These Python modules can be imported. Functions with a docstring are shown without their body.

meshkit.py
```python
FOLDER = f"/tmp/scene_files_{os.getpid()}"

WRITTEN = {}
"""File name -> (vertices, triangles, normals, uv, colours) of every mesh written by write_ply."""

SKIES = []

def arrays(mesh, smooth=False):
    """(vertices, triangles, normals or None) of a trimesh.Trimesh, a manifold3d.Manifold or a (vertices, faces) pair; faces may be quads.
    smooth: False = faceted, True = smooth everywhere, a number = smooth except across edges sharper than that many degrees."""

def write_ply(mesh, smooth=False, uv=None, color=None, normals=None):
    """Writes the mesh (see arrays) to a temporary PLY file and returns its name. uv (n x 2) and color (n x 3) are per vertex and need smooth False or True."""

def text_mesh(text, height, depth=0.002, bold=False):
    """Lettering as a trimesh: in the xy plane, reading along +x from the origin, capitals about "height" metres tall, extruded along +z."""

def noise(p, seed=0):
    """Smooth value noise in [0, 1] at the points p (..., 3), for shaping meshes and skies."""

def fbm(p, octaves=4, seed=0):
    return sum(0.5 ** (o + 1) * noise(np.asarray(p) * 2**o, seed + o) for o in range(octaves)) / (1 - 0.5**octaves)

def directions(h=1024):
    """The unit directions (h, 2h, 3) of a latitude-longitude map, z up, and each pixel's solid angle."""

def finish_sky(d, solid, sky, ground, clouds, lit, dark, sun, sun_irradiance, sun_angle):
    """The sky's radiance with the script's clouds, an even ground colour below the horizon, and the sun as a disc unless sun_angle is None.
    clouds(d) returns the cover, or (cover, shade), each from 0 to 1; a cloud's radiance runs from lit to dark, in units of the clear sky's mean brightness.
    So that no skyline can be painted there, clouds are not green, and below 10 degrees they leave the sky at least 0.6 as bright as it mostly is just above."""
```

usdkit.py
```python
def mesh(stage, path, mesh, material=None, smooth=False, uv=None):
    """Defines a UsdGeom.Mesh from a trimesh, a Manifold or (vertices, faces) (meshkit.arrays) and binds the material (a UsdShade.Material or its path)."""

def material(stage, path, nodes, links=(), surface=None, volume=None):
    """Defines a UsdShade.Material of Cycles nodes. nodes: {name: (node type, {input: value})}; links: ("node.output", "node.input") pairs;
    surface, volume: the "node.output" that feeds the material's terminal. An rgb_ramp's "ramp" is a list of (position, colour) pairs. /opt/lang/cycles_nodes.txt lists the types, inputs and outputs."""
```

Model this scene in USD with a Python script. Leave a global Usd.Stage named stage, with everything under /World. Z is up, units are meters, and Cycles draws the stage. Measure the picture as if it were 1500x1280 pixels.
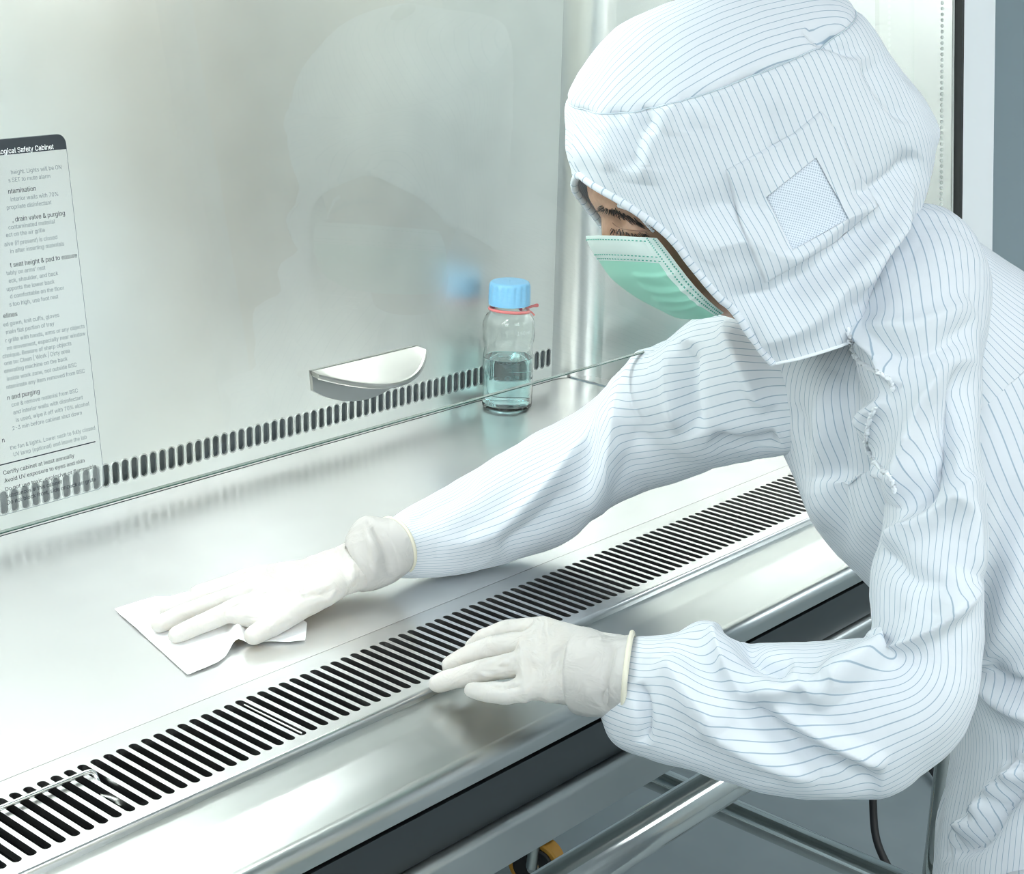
import math, random
import numpy as np
import trimesh, manifold3d as m3
from shapely.geometry import Polygon, Point, box as sbox, LineString
from shapely.ops import unary_union
import meshkit, usdkit
from pxr import Usd, UsdGeom, UsdLux, UsdShade, Gf, Sdf, Vt

stage = Usd.Stage.CreateInMemory()
UsdGeom.SetStageUpAxis(stage, UsdGeom.Tokens.z)
UsdGeom.SetStageMetersPerUnit(stage, 1.0)
world = UsdGeom.Xform.Define(stage, '/World'); stage.SetDefaultPrim(world.GetPrim())
UsdGeom.Scope.Define(stage, '/World/Looks')

# ---------------------------------------------------------------- camera, light, exposure
FPX = 2433.6
CAM = np.array([-1.8759, -1.5498, 1.5651])
FW = np.array([0.71607, 0.63060, -0.29916]); RT = np.array([0.66582, -0.74574, 0.02453]); UP = np.array([0.20756, 0.21675, 0.95391])
UP = np.cross(RT, FW); RT = np.cross(FW, UP)
cam = UsdGeom.Camera.Define(stage, '/World/camera')
cam.CreateHorizontalApertureAttr(36.0); cam.CreateVerticalApertureAttr(36.0 * 1280 / 1500)
cam.CreateFocalLengthAttr(36.0 * FPX / 1500); cam.CreateClippingRangeAttr(Gf.Vec2f(0.05, 100))
M = np.eye(4); M[0, :3] = RT; M[1, :3] = UP; M[2, :3] = -FW; M[3, :3] = CAM
cam.AddTransformOp().Set(Gf.Matrix4d(*M.ravel().tolist()))
EXPOSURE = 0.0
cam.GetPrim().CreateAttribute('exposure', Sdf.ValueTypeNames.Float).Set(EXPOSURE)
CEILING_LIGHT = 12.2      # radiance of the room's ceiling panels
CABINET_LIGHT = 30.0     # radiance of the tube inside the safety cabinet
dome = UsdLux.DomeLight.Define(stage, '/World/sky_light')
dome.CreateIntensityAttr(0.25); dome.CreateColorAttr(Gf.Vec3f(0.86, 0.95, 1.0))

def ray(px, py): return FW + RT * (px - 750) / FPX - UP * (py - 640) / FPX
def P(px, py, d): return CAM + ray(px, py) * d                       # a measured point: picture position and distance
def PZ(px, py, z): r = ray(px, py); return CAM + r * ((z - CAM[2]) / r[2])
def PY(px, py, y): r = ray(px, py); return CAM + r * ((y - CAM[1]) / r[1])
def depth(p): return float((np.asarray(p) - CAM) @ FW)
SASH_T = math.tan(math.radians(6.0)); SASH_Y, SASH_Z = -0.55, 1.138
def PS(px, py, off=0.0):                                             # point on the sash plane
    r = ray(px, py); k = (SASH_Y + off - SASH_T * SASH_Z - (CAM[1] - SASH_T * CAM[2])) / (r[1] - SASH_T * r[2]); return CAM + k * r

# ---------------------------------------------------------------- helpers
def mat(name, nodes, links=(), surface='p.BSDF', volume=None):
    return usdkit.material(stage, '/World/Looks/' + name, nodes, links, surface=surface, volume=volume)
def plain(name, col, rough=0.5, metal=0.0, **kw):
    return mat(name, {'p': ('principled_bsdf', dict(base_color=col, roughness=rough, metallic=metal, **kw))})
used = {}
def numbered(path):
    n = used.get(path); used[path] = 0 if n is None else n + 1
    return path if n is None else f'{path}_{n + 1:03d}'
def tag(prim, label=None, category=None, group=None, kind=None):
    prim = prim.GetPrim()
    for k, v in (('label', label), ('category', category), ('group', group), ('kind', kind)):
        if v: prim.SetCustomDataByKey(k, v)
    return prim
def thing(name, label, category, loc=(0, 0, 0), group=None):
    x = UsdGeom.Xform.Define(stage, numbered('/World/' + name))
    x.AddTranslateOp().Set(Gf.Vec3d(*map(float, loc)))
    return tag(x, label, category, group), np.array(loc, float)
def obj(name, mesh, material, parent=None, smooth=False, uv=None, origin=None, label=None):
    base = '/World' if parent is None else str(parent.GetPath())
    v, f = (np.array(mesh.vertices, float), np.array(mesh.faces)) if hasattr(mesh, 'faces') else (np.array(mesh[0], float), np.array(mesh[1]))
    if origin is not None: v = v - origin
    m = usdkit.mesh(stage, numbered(base + '/' + name), (v, f) , material, smooth=smooth, uv=uv)
    if label: m.GetPrim().SetCustomDataByKey('label', label)
    return m.GetPrim()
def struct(name, mesh, material, smooth=False, label=None, cat=None):
    o = obj(name, mesh, material, smooth=smooth); return tag(o, label, cat, None, 'structure')
cat = trimesh.util.concatenate
def box(lo, hi):
    lo, hi = np.minimum(lo, hi), np.maximum(lo, hi)
    b = trimesh.creation.box(np.array(hi) - lo); b.apply_translation((np.array(lo) + hi) / 2); return b
def bevel_box(lo, hi, r=0.003):
    lo, hi = np.array(lo, float), np.array(hi, float)
    pts = []
    for c in np.ndindex(2, 2, 2):
        p = np.where(c, hi, lo); s = np.where(c, -1, 1) * r
        for k in range(3):
            q = p + s; q[k] = p[k]; pts.append(q)
    return trimesh.convex.convex_hull(np.array(pts))
def extrude_x(profile, x0, x1):                                       # closed (y, z) profile swept along x
    m = trimesh.creation.extrude_polygon(Polygon(profile), x1 - x0, engine='earcut')
    v = m.vertices; m.vertices = np.c_[v[:, 2] + x0, v[:, 0], v[:, 1]]
    m.fix_normals(); return m
def tube(pts, r, sides=14, caps=True):
    p = np.asarray(pts, float); n = len(p); r = np.broadcast_to(r, (n,))
    t = np.gradient(p, axis=0); t /= np.linalg.norm(t, axis=1, keepdims=True)
    ref = np.array([0, 0, 1.0]) if abs(t[0, 2]) < 0.9 else np.array([1.0, 0, 0])
    a = np.cross(t[0], ref); a /= np.linalg.norm(a); A = []
    for k in range(n):
        a = a - t[k] * (a @ t[k]); a /= np.linalg.norm(a); A.append(a)
    A = np.array(A); B = np.cross(t, A); th = np.arange(sides) * 2 * np.pi / sides
    v = p[:, None] + r[:, None, None] * (np.cos(th)[None, :, None] * A[:, None] + np.sin(th)[None, :, None] * B[:, None])
    v = v.reshape(-1, 3); f = []
    for i in range(n - 1):
        for j in range(sides):
            k = (j + 1) % sides
            f += [[i * sides + j, i * sides + k, (i + 1) * sides + k], [i * sides + j, (i + 1) * sides + k, (i + 1) * sides + j]]
    if caps:
        v = np.vstack([v, p[0], p[-1]]); c0, c1 = len(v) - 2, len(v) - 1
        for j in range(sides):
            k = (j + 1) % sides
            f += [[c0, k, j], [c1, (n - 1) * sides + j, (n - 1) * sides + k]]
    return trimesh.Trimesh(v, f, process=False)
def spline(pts, n):
    from scipy.interpolate import CubicSpline
    p = np.asarray(pts, float); s = np.r_[0, np.cumsum(np.linalg.norm(np.diff(p, axis=0), axis=1) ** 0.5)]
    return CubicSpline(s, p)(np.linspace(0, s[-1], n))
def pchip(pts, n):
    from scipy.interpolate import PchipInterpolator
    p = np.asarray(pts, float); s = np.arange(len(p)); return PchipInterpolator(s, p)(np.linspace(0, len(p) - 1, n))
def lathe(prof, n=48, loc=(0, 0, 0)):
    m = trimesh.creation.revolve(np.array(prof, float), sections=n); m.apply_translation(loc); return m

# ---------------------------------------------------------------- materials
def steel(name, tangent, col=(0.79, 0.795, 0.785), rough=0.24, aniso=0.55, streak=(1, 1, 1), bump=0.12, metal=1.0):
    return mat(name, {
        'g': ('geometry', {}), 'm': ('mapping', {'scale': streak}), 'n': ('noise_texture', {'scale': 60.0, 'detail': 4.0, 'roughness': 0.65}),
        'n2': ('noise_texture', {'scale': 2.2, 'detail': 3.0}), 'rr': ('map_range', {'from_min': 0.3, 'from_max': 0.7, 'to_min': rough * 0.85, 'to_max': rough * 1.18}),
        'b': ('bump', {'strength': bump, 'distance': 0.0006}), 't': ('combine_xyz', dict(zip('xyz', map(float, tangent)))),
        'p': ('principled_bsdf', {'base_color': col, 'metallic': metal, 'roughness': rough, 'anisotropic': aniso})},
        [('g.position', 'm.vector'), ('m.vector', 'n.vector'), ('g.position', 'n2.vector'), ('n2.fac', 'rr.value'), ('rr.result', 'p.roughness'),
         ('n.fac', 'b.height'), ('b.normal', 'p.normal'), ('t.vector', 'p.tangent')])
S_BACK = steel('brushed_steel_back', (0, 0, 1), metal=0.88, col=(0.90, 0.905, 0.885), rough=0.33, streak=(0.05, 1, 6))
S_SIDE = steel('brushed_steel_side', (0, 0, 1), rough=0.27, streak=(1, 0.05, 6))
S_TRAY = steel('brushed_steel_tray', (0, 1, 0), metal=0.90, col=(0.86, 0.865, 0.85), rough=0.23, streak=(0.05, 6, 1))
S_SILL = steel('satin_steel_sill', (0, 1, 0), col=(0.53, 0.555, 0.545), rough=0.30, aniso=0.3, streak=(0.2, 3, 3))
S_GRILLE = steel('satin_steel_grille', (0, 1, 0), rough=0.26, aniso=0.2, streak=(0.2, 3, 3))
CHROME = plain('polished_tube_steel', (0.70, 0.71, 0.69), 0.12, 1.0)
WIRE = plain('bright_wire_steel', (0.85, 0.86, 0.85), 0.14, 1.0)
SATIN = plain('satin_nickel', (0.50, 0.50, 0.475), 0.34, 1.0)
BLACK = plain('black_rubber', (0.012, 0.013, 0.015), 0.5)
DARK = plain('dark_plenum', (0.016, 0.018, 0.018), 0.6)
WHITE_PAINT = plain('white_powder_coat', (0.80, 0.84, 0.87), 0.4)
CREAM_PAINT = plain('pale_channel', (0.80, 0.85, 0.82), 0.4)
ORANGE = plain('amber_polyurethane', (0.48, 0.24, 0.03), 0.4)
# ---------------------------------------------------------------- the room
RX0, RX1, RY0, RY1, RZ = -3.6, 2.2, -3.4, 0.5, 2.6
wallm = mat('wall_paint', {'g': ('geometry', {}), 'n': ('noise_texture', {'scale': 140.0, 'detail': 3.0}), 'b': ('bump', {'strength': 0.15, 'distance': 0.002}),
    'p': ('principled_bsdf', {'base_color': (0.56, 0.66, 0.71), 'roughness': 0.6})}, [('g.position', 'n.vector'), ('n.fac', 'b.height'), ('b.normal', 'p.normal')])
wallw = plain('white_wall_panel', (0.80, 0.83, 0.82), 0.6)
floorm = mat('vinyl_floor', {'g': ('geometry', {}), 'n': ('noise_texture', {'scale': 9.0, 'detail': 6.0}), 'r': ('rgb_ramp', {'ramp': [(0.3, (0.27, 0.32, 0.335)), (0.7, (0.30, 0.35, 0.365))]}),
    'p': ('principled_bsdf', {'roughness': 0.35})}, [('g.position', 'n.vector'), ('n.fac', 'r.fac'), ('r.color', 'p.base_color')])
T = 0.08
struct('floor', box((RX0, RY0, -T), (RX1, RY1, 0)), floorm)
struct('ceiling', box((RX0, RY0, RZ), (RX1, RY1, RZ + T)), plain('ceiling_tile', (0.52, 0.56, 0.58), 0.8))
struct('wall_back', box((RX0, RY1, 0), (RX1, RY1 + T, RZ)), wallm)
struct('wall_right', box((RX1, RY0, 0), (RX1 + T, RY1, RZ)), wallm)
struct('wall_left', box((RX0 - T, RY0, 0), (RX0, RY1, RZ)), wallw)
struct('wall_front', box((RX0, RY0 - T, 0), (RX1, RY0, RZ)), plain('cream_wall_panel', (0.80, 0.78, 0.68), 0.6))
wood = mat('amber_wood', {'g': ('geometry', {}), 'm': ('mapping', {'scale': (6.0, 6.0, 0.5)}), 'n': ('noise_texture', {'scale': 5.0, 'detail': 5.0, 'distortion': 0.8}), 'r': ('rgb_ramp', {'ramp': [(0.3, (0.42, 0.22, 0.06)), (0.7, (0.56, 0.32, 0.10))]}), 'p': ('principled_bsdf', {'roughness': 0.4})},
    [('g.position', 'm.vector'), ('m.vector', 'n.vector'), ('n.fac', 'r.fac'), ('r.color', 'p.base_color')])
dr_ = UsdGeom.Xform.Define(stage, '/World/door_1'); tag(dr_, None, None, None, 'structure')
obj('door_leaf', bevel_box((1.12, RY0 + .01, .01), (1.98, RY0 + .05, 2.08), .004), wood, dr_)
obj('door_frame', box((1.05, RY0, 0), (1.12, RY0 + .07, 2.15)), plain('door_trim', (0.5, 0.53, 0.54), 0.5), dr_)
obj('door_frame', box((1.98, RY0, 0), (2.05, RY0 + .07, 2.15)), plain('door_trim_b', (0.5, 0.53, 0.54), 0.5), dr_)
obj('door_handle', tube([(1.20, RY0 + .05, 1.0), (1.20, RY0 + .10, 1.0), (1.32, RY0 + .10, 1.0)], .01), plain('door_metal', (0.7, 0.7, 0.7), 0.3, 1.0), dr_)
lampm = mat('light_diffuser', {'e': ('emission', {'color': (0.92, 0.97, 1.0), 'strength': CEILING_LIGHT})}, surface='e.emission')
for k, (lx, ly) in enumerate([(-2.7, -1.6), (-2.3, -2.7), (-0.6, -2.7), (1.45, -1.9)]):  # last panel is added out of view to brighten the steel back wall
    t, o = thing('ceiling_light', ['recessed ceiling panel light at the far left of the room', 'recessed ceiling panel light behind the viewer at the left',
        'recessed ceiling panel light behind the viewer in the middle', 'unseen ceiling panel light added at the right to brighten the steel back wall'][k], 'ceiling light', (lx, ly, RZ))
    fr = cat([box((-.63, -.33, -.02), (.63, -.30, 0)), box((-.63, .30, -.02), (.63, .33, 0)), box((-.63, -.30, -.02), (-.60, .30, 0)), box((.60, -.30, -.02), (.63, .30, 0))])
    obj('frame', fr, WHITE_PAINT, t); obj('diffuser', box((-.60, -.30, -.012), (.60, .30, -.006)), lampm, t)

# ---------------------------------------------------------------- safety cabinet
XL, XR = -1.86, 0.03                      # side walls
Z0 = 0.90                                 # work surface
cab, _ = thing('safety_cabinet', 'stainless steel biological safety cabinet with slotted back wall and glass sash', 'cabinet')
TOPZ = 1.74
def slot2(cx, cy, w, h, n=6):             # upright or lying stadium
    r = min(w, h) / 2
    if h >= w: return LineString([(cx, cy - h / 2 + r), (cx, cy + h / 2 - r)]).buffer(r, quad_segs=n)
    return LineString([(cx - w / 2 + r, cy), (cx + w / 2 - r, cy)]).buffer(r, quad_segs=n)
def slab(poly, t):                        # (u, v) polygon with holes as a plate of thickness t, w from 0 to t
    return trimesh.creation.extrude_polygon(poly, t, engine='earcut')
# back wall: plate with slots, lower lip folded towards the tray, coved right corner
BP = 0.0133; SX0 = 2.4519 - 3.2625
holes = [slot2(SX0 + BP * k, 0.9375, 0.0088, 0.0262) for k in range(-62, 59)]
rims = [h.buffer(0.0016, quad_segs=6) for h in holes]
plate = sbox(XL, Z0 + 0.0004, -0.030, TOPZ).difference(unary_union(holes))
m = slab(plate, 0.002); v = m.vertices; m.vertices = np.c_[v[:, 0], 0.002 - v[:, 2], v[:, 1]]; m.fix_normals()
obj('back_panel', m, S_BACK, cab)
rimm = []
for h, g in zip(holes, rims):             # raised pressed rim round each slot
    r = slab(g.difference(h), 0.0007); v = r.vertices; r.vertices = np.c_[v[:, 0], -v[:, 2], v[:, 1]]; r.fix_normals(); rimm.append(r)
tag(obj('slot_rim', cat(rimm), S_GRILLE, cab), kind='stuff')
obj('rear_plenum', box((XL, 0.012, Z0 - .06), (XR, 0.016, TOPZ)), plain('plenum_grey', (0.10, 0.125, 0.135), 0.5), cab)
obj('rear_casing', box((XL - .04, 0.16, Z0 - .12), (XR + .04, 0.18, TOPZ + .3)), WHITE_PAINT, cab)
# coved corner
th = np.linspace(0, np.pi / 2, 13); R_ = 0.048
inner = np.c_[-0.030 + R_ * np.sin(th) * 1.25, -R_ + R_ * np.cos(th)]
outer = np.c_[-0.030 + (R_ + .002) * np.sin(th) * 1.25, -R_ + (R_ + .002) * np.cos(th)]
cove = trimesh.creation.extrude_polygon(Polygon(np.vstack([inner, outer[::-1]])), TOPZ - Z0 - .0006, engine='earcut'); cove.apply_translation((0, 0, Z0 + .0006)); cove.fix_normals()
obj('coved_corner', cove, S_SIDE, cab, smooth=40)
# side walls (front edge follows the sash)
def sash_y(z): return SASH_Y + SASH_T * (z - SASH_Z)
def side(x0, x1):
    pr = [(-.04, Z0 - .004), (-.04, TOPZ), (sash_y(TOPZ) - .050, TOPZ), (sash_y(Z0 - .004) - .050, Z0 - .004)]
    hs = [Point(sash_y(z) - .0365, z)  .buffer(.0023, quad_segs=4) for z in np.arange(0.93, TOPZ - .02, .00675)] if x0 > -1 else []
    mm = trimesh.creation.extrude_polygon(Polygon(pr).difference(unary_union(hs)) if hs else Polygon(pr), x1 - x0, engine='earcut')
    vv = mm.vertices; mm.vertices = np.c_[vv[:, 2] + x0, vv[:, 0], vv[:, 1]]; mm.fix_normals(); return mm
obj('side_wall', side(XR, XR + .0008), S_SIDE, cab); obj('side_wall', side(XL - .002, XL), S_SIDE, cab)
pr = [(0, Z0 - .01), (0, TOPZ), (sash_y(TOPZ) - .06, TOPZ), (sash_y(Z0) - .06, Z0 - .01)]
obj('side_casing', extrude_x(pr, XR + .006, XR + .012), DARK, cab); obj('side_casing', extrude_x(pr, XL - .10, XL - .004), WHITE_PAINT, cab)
# ledge beside the tray with its capture slot
led = Polygon([(0.004, -.50), (XR, -.50), (XR, -.006), (0.004, -.006)]).difference(unary_union([slot2(.016, y, .007, .09) for y in (-.12, -.24, -.36)]))
m = slab(led, .0015); m.apply_translation((0, 0, Z0 + .001)); obj('side_ledge', m, S_TRAY, cab)
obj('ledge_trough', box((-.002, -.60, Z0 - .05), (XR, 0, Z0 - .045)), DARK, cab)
# top diffuser, lamp
obj('top_panel', box((XL, sash_y(TOPZ), TOPZ), (XR, 0, TOPZ + .004)), plain('diffuser_grey', (0.74, 0.76, 0.75), 0.5), cab)
tubem = mat('cabinet_lamp', {'e': ('emission', {'color': (0.96, 1.0, 0.975), 'strength': CABINET_LIGHT})}, surface='e.emission')
obj('lamp_tube', tube([(XL + .22, -.26, TOPZ - .05), (-.46, -.26, TOPZ - .05)], .019), tubem, cab, smooth=60)
obj('lamp_holder', box((XL + .19, -.285, TOPZ - .08), (XL + .22, -.235, TOPZ)), WHITE_PAINT, cab); obj('lamp_holder', box((-.46, -.285, TOPZ - .08), (-.43, -.235, TOPZ)), WHITE_PAINT, cab)
# cabinet head above the window
obj('cabinet_head', bevel_box((XL - .10, -.62, TOPZ + .005), (XR + .17, .18, TOPZ + .35), .01), WHITE_PAINT, cab)
# right-hand front frame: channel, gasket, white column; all lean with the sash
def lean(x0, x1, dy0, dy1, z0=Z0 - .10, z1=TOPZ + .004):
    return extrude_x([(sash_y(z0) + dy0, z0), (sash_y(z1) + dy0, z1), (sash_y(z1) + dy1, z1), (sash_y(z0) + dy1, z0)], x0, x1)
obj('sash_channel', lean(XR + .0018, .0445, -.050, -.018), CREAM_PAINT, cab)
obj('gasket', lean(.0445, .0565, -.047, -.020), BLACK, cab)
colm = lean(.0565, .144, -.050, .02); obj('front_column', colm, WHITE_PAINT, cab)
obj('front_column', lean(XL - .10, XL - .012, -.050, .02), WHITE_PAINT, cab)
# sill: rolled edge, flat strip, sloping nose, lip
arc = lambda cy, cz, r, a0, a1, n=8: [(cy + r * math.cos(math.radians(a)), cz + r * math.sin(math.radians(a))) for a in np.linspace(a0, a1, n)]
sx0, sx1 = XL - .02, .12
prof = [(-.585, Z0 - .0085), (-.634, Z0 - .0085)] + [(-.640, Z0 - .0095)] + arc(-.688, .882 - .012, .012, 78, 172, 9) + [(-.700, .8615)] + \
       [(-.698, .8605), (-.690, .8605), (-.690, .864)] + [(-.640, Z0 - .016), (-.585, Z0 - .016)]
obj('front_sill', extrude_x(prof, sx0, sx1), S_SILL, cab, smooth=35)
obj('sill_gap', box((sx0, -.692, .852), (sx1, -.60, .862)), BLACK, cab)
S_DARK_REFL = plain('steel_painted_dark_reflection', (0.10, 0.11, 0.115), 0.38, 1.0)  # steel panel; near-black base colour stands in for the dark floor it reflects
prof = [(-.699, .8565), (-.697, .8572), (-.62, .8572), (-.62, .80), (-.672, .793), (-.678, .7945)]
obj('drain_panel', extrude_x(prof, sx0, sx1), S_DARK_REFL, cab, smooth=30)
prof = [(-.670, .7935)] + arc(-.680, .7855, .008, 90, 180, 7) + [(-.690, .752), (-.684, .750), (-.60, .750), (-.60, .7935)]
obj('base_rail', extrude_x(prof, sx0, sx1), S_SILL, cab, smooth=30)
obj('base_pan', box((XL - .03, -.60, .76), (.12, .16, .80)), S_SILL, cab)
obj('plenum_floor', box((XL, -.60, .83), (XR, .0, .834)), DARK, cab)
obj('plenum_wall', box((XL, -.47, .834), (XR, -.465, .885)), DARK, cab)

# ---------------------------------------------------------------- sash window with handle
glass = mat('sash_glass', {'t': ('transparent_bsdf', {'color': (0.972, 0.988, 0.98)}), 'g': ('glossy_bsdf', {'roughness': 0.0, 'color': (1, 1, 1)}),
    'f': ('fresnel', {'IOR': 1.5}), 'gg': ('geometry', {}), 'nb': ('math', {'math_type': 'subtract', 'value1': 1.0}), 'mm': ('math', {'math_type': 'multiply'}), 'x': ('mix_closure', {})},
    [('gg.backfacing', 'nb.value2'), ('f.fac', 'mm.value1'), ('nb.value', 'mm.value2'), ('mm.value', 'x.fac'), ('t.BSDF', 'x.closure1'), ('g.BSDF', 'x.closure2')], surface='x.closure')
def SP(u, w, off=0.0):                    # sash coordinates: along x, up the pane, off = towards the worker
    c, s = math.cos(math.atan(SASH_T)), math.sin(math.atan(SASH_T))
    return np.stack([np.asarray(u, float) + 0 * np.asarray(w, float), SASH_Y + np.asarray(w) * s - np.asarray(off) * c, SASH_Z + np.asarray(w) * c + np.asarray(off) * s], -1)
def on_sash(m, off=0.0):                  # a mesh in (u, w, outwards) onto the pane
    v = np.array(m.vertices); r = trimesh.Trimesh(SP(v[:, 0], v[:, 1], v[:, 2] + off), np.array(m.faces), process=False)
    if r.volume < 0: r.invert()
    return r
pane = bevel_box((XL + .004, 0, -.006), (XR - .002, .60, 0), .0008)
sash = obj('sash_window', on_sash(pane), glass, cab)
edge_m = plain('glass_edge', (0.03, 0.085, 0.07), 0.12, 0.0, coat_weight=1.0)
obj('polished_edge', on_sash(bevel_box((XL + .004, -.0006, -.0062), (XR - .002, .0003, .0002), .0002)), edge_m, UsdGeom.Xformable(sash), label='dark green polished lower edge')
hx0, hx1 = -.990, -.866
u = np.linspace(0, 1, 48); bell = np.sin(np.pi * (0.06 + 0.88 * u)) ** .8; hb = .010 + .040 * np.clip(bell - .22, 0, 1)
hu = hx0 + (hx1 - hx0) * u; hw = .064; tl_ = math.tan(math.radians(27))
nh = len(u); rows = []                       # crescent shelf sloping down and outwards: back edge, front edge; upper and lower skins
for o0, dz in ((0.0, 0.0), (1.0, 0.0), (1.0, -.0042), (0.0, -.0042)):
    off_ = .002 + (hb - .002) * o0; rows.append(np.stack([hu, hw - np.maximum(off_ - .007, 0) * tl_ + dz, off_], -1))
hv = np.vstack(rows); hf = []
for r_ in range(4):
    for j in range(nh - 1):
        a_, b_ = r_ * nh + j, ((r_ + 1) % 4) * nh + j; hf += [[a_, a_ + 1, b_ + 1], [a_, b_ + 1, b_]]
for j in (0, nh - 1): hf += [[j, nh + j, 2 * nh + j], [j, 2 * nh + j, 3 * nh + j]]
topp = trimesh.Trimesh(hv, hf, process=False); topp.fix_normals()
backp = slab(Polygon(list(zip(hu, hw - .010 - .026 * np.sin(np.pi * (0.05 + 0.93 * u)) ** .7)) + [(hx1, hw), (hx0, hw)]), .0035)
rim = tube(rows[1] + (0, -.002, 0), .0024, 8)
hm = cat([on_sash(topp), on_sash(backp), on_sash(rim)])
obj('sash_handle', hm, SATIN, sash_parent := UsdGeom.Xformable(sash), smooth=40, label='satin metal crescent pull handle')

# ---------------------------------------------------------------- instruction label on the sash
c6 = math.cos(math.atan(SASH_T))
def UW(px, py): p = PS(px, py); return p[0], (p[2] - SASH_Z) / c6
lx1 = -1.1975; lx0 = -1.395; lw0, lw1 = .0125, .2735
film = mat('label_film', {'t': ('transparent_bsdf', {}), 'd': ('diffuse_bsdf', {'color': (0.86, 0.92, 0.92)}), 'x': ('mix_closure', {'fac': 0.09})},
    [('t.BSDF', 'x.closure1'), ('d.BSDF', 'x.closure2')], surface='x.closure')
INK = plain('label_ink', (0.035, 0.045, 0.055), 0.6); INK2 = plain('label_ink_grey', (0.27, 0.31, 0.32), 0.7); PALE = plain('label_white', (0.85, 0.88, 0.88), 0.6)
rr = sbox(lx0 + .007, lw0 + .007, lx1 - .007, lw1 - .007).buffer(.007, quad_segs=6)
label = obj('instruction_label', on_sash(slab(rr, .0003), .0002), film, cab, label='clear instruction sticker with dark header and printed lines')
lp = UsdGeom.Xformable(label)
obj('label_outline', on_sash(slab(rr.difference(rr.buffer(-.0004)), .0001), .00055), INK2, lp)
hd = rr.intersection(sbox(lx0, .2625, lx1, .28)); obj('label_header', on_sash(slab(hd, .0001), .00055), INK, lp)
def line(text, rx, ry, h, m_, bold=False, lx=None, off=.00056):
    t = meshkit.text_mesh(text, h, 0.0001, bold); w_ = t.bounds[1][0]
    u1, w1 = UW(rx, ry); sxx = 0.90
    if lx is not None: u0, w0 = UW(lx[0], lx[1]); sxx = (u1 - u0) / w_
    t.vertices = t.vertices * [sxx, 1, 1] + [u1 - w_ * sxx, w1 - h / 2, 0]
    obj('lettering', on_sash(t, off), m_, lp)
line('Biological Safety Cabinet', 77.5, 214.5, .0034, PALE, True, off=.0007)
for tx, x_, y_ in [('height. Lights will be ON', 89, 244.4), ('s SET to mute alarm', 72.6, 257.3), ('interior walls with 70%', 84.4, 283.6), ('propriate disinfectant', 74.5, 296),
    ('contaminated material', 79.7, 324), ('ect on the air grille', 65, 336.5), ('alve (if present) is closed', 83, 346.9), ('in after inserting materials', 93, 356.5), ("tably on arms' rest", 65.6, 391.4),
    ('eck, shoulder, and back', 84.4, 399.8), ('upports the lower back', 79, 412), ('d comfortable on the floor', 93, 421), ('s too high, use foot rest', 84.4, 433.8), ('ed gown, knit cuffs, gloves', 85.8, 460.8),
    ('main flat portion of tray', 78.6, 473.5), ('r grille with hands, arms or any objects', 123, 477), ('rm movement, especially near window', 124.2, 488), ('chnique. Beware of sharp objects', 103.6, 502.3),
    ('one to: Clean | Work | Dirty area', 101.3, 513.2), ('enerating machine on the back', 98, 524.8), ('inside work zone, not outside BSC', 111.3, 533.8), ('ntaminate any item removed from BSC', 123.2, 542.8),
    ('con & remove material from BSC', 113, 571.6), ('and interior walls with disinfectant', 120.4, 581.4), ('is used, wipe it off with 70% alcohol', 130, 590.5), ('2-3 min before cabinet shut down', 119, 603.9),
    ('the fan & lights. Lower sash to fully closed', 138.4, 626), ('UV lamp (optional) and leave the lab', 126.3, 639.4)]:
    line(tx, x_, y_, .0029, INK2)
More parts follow.
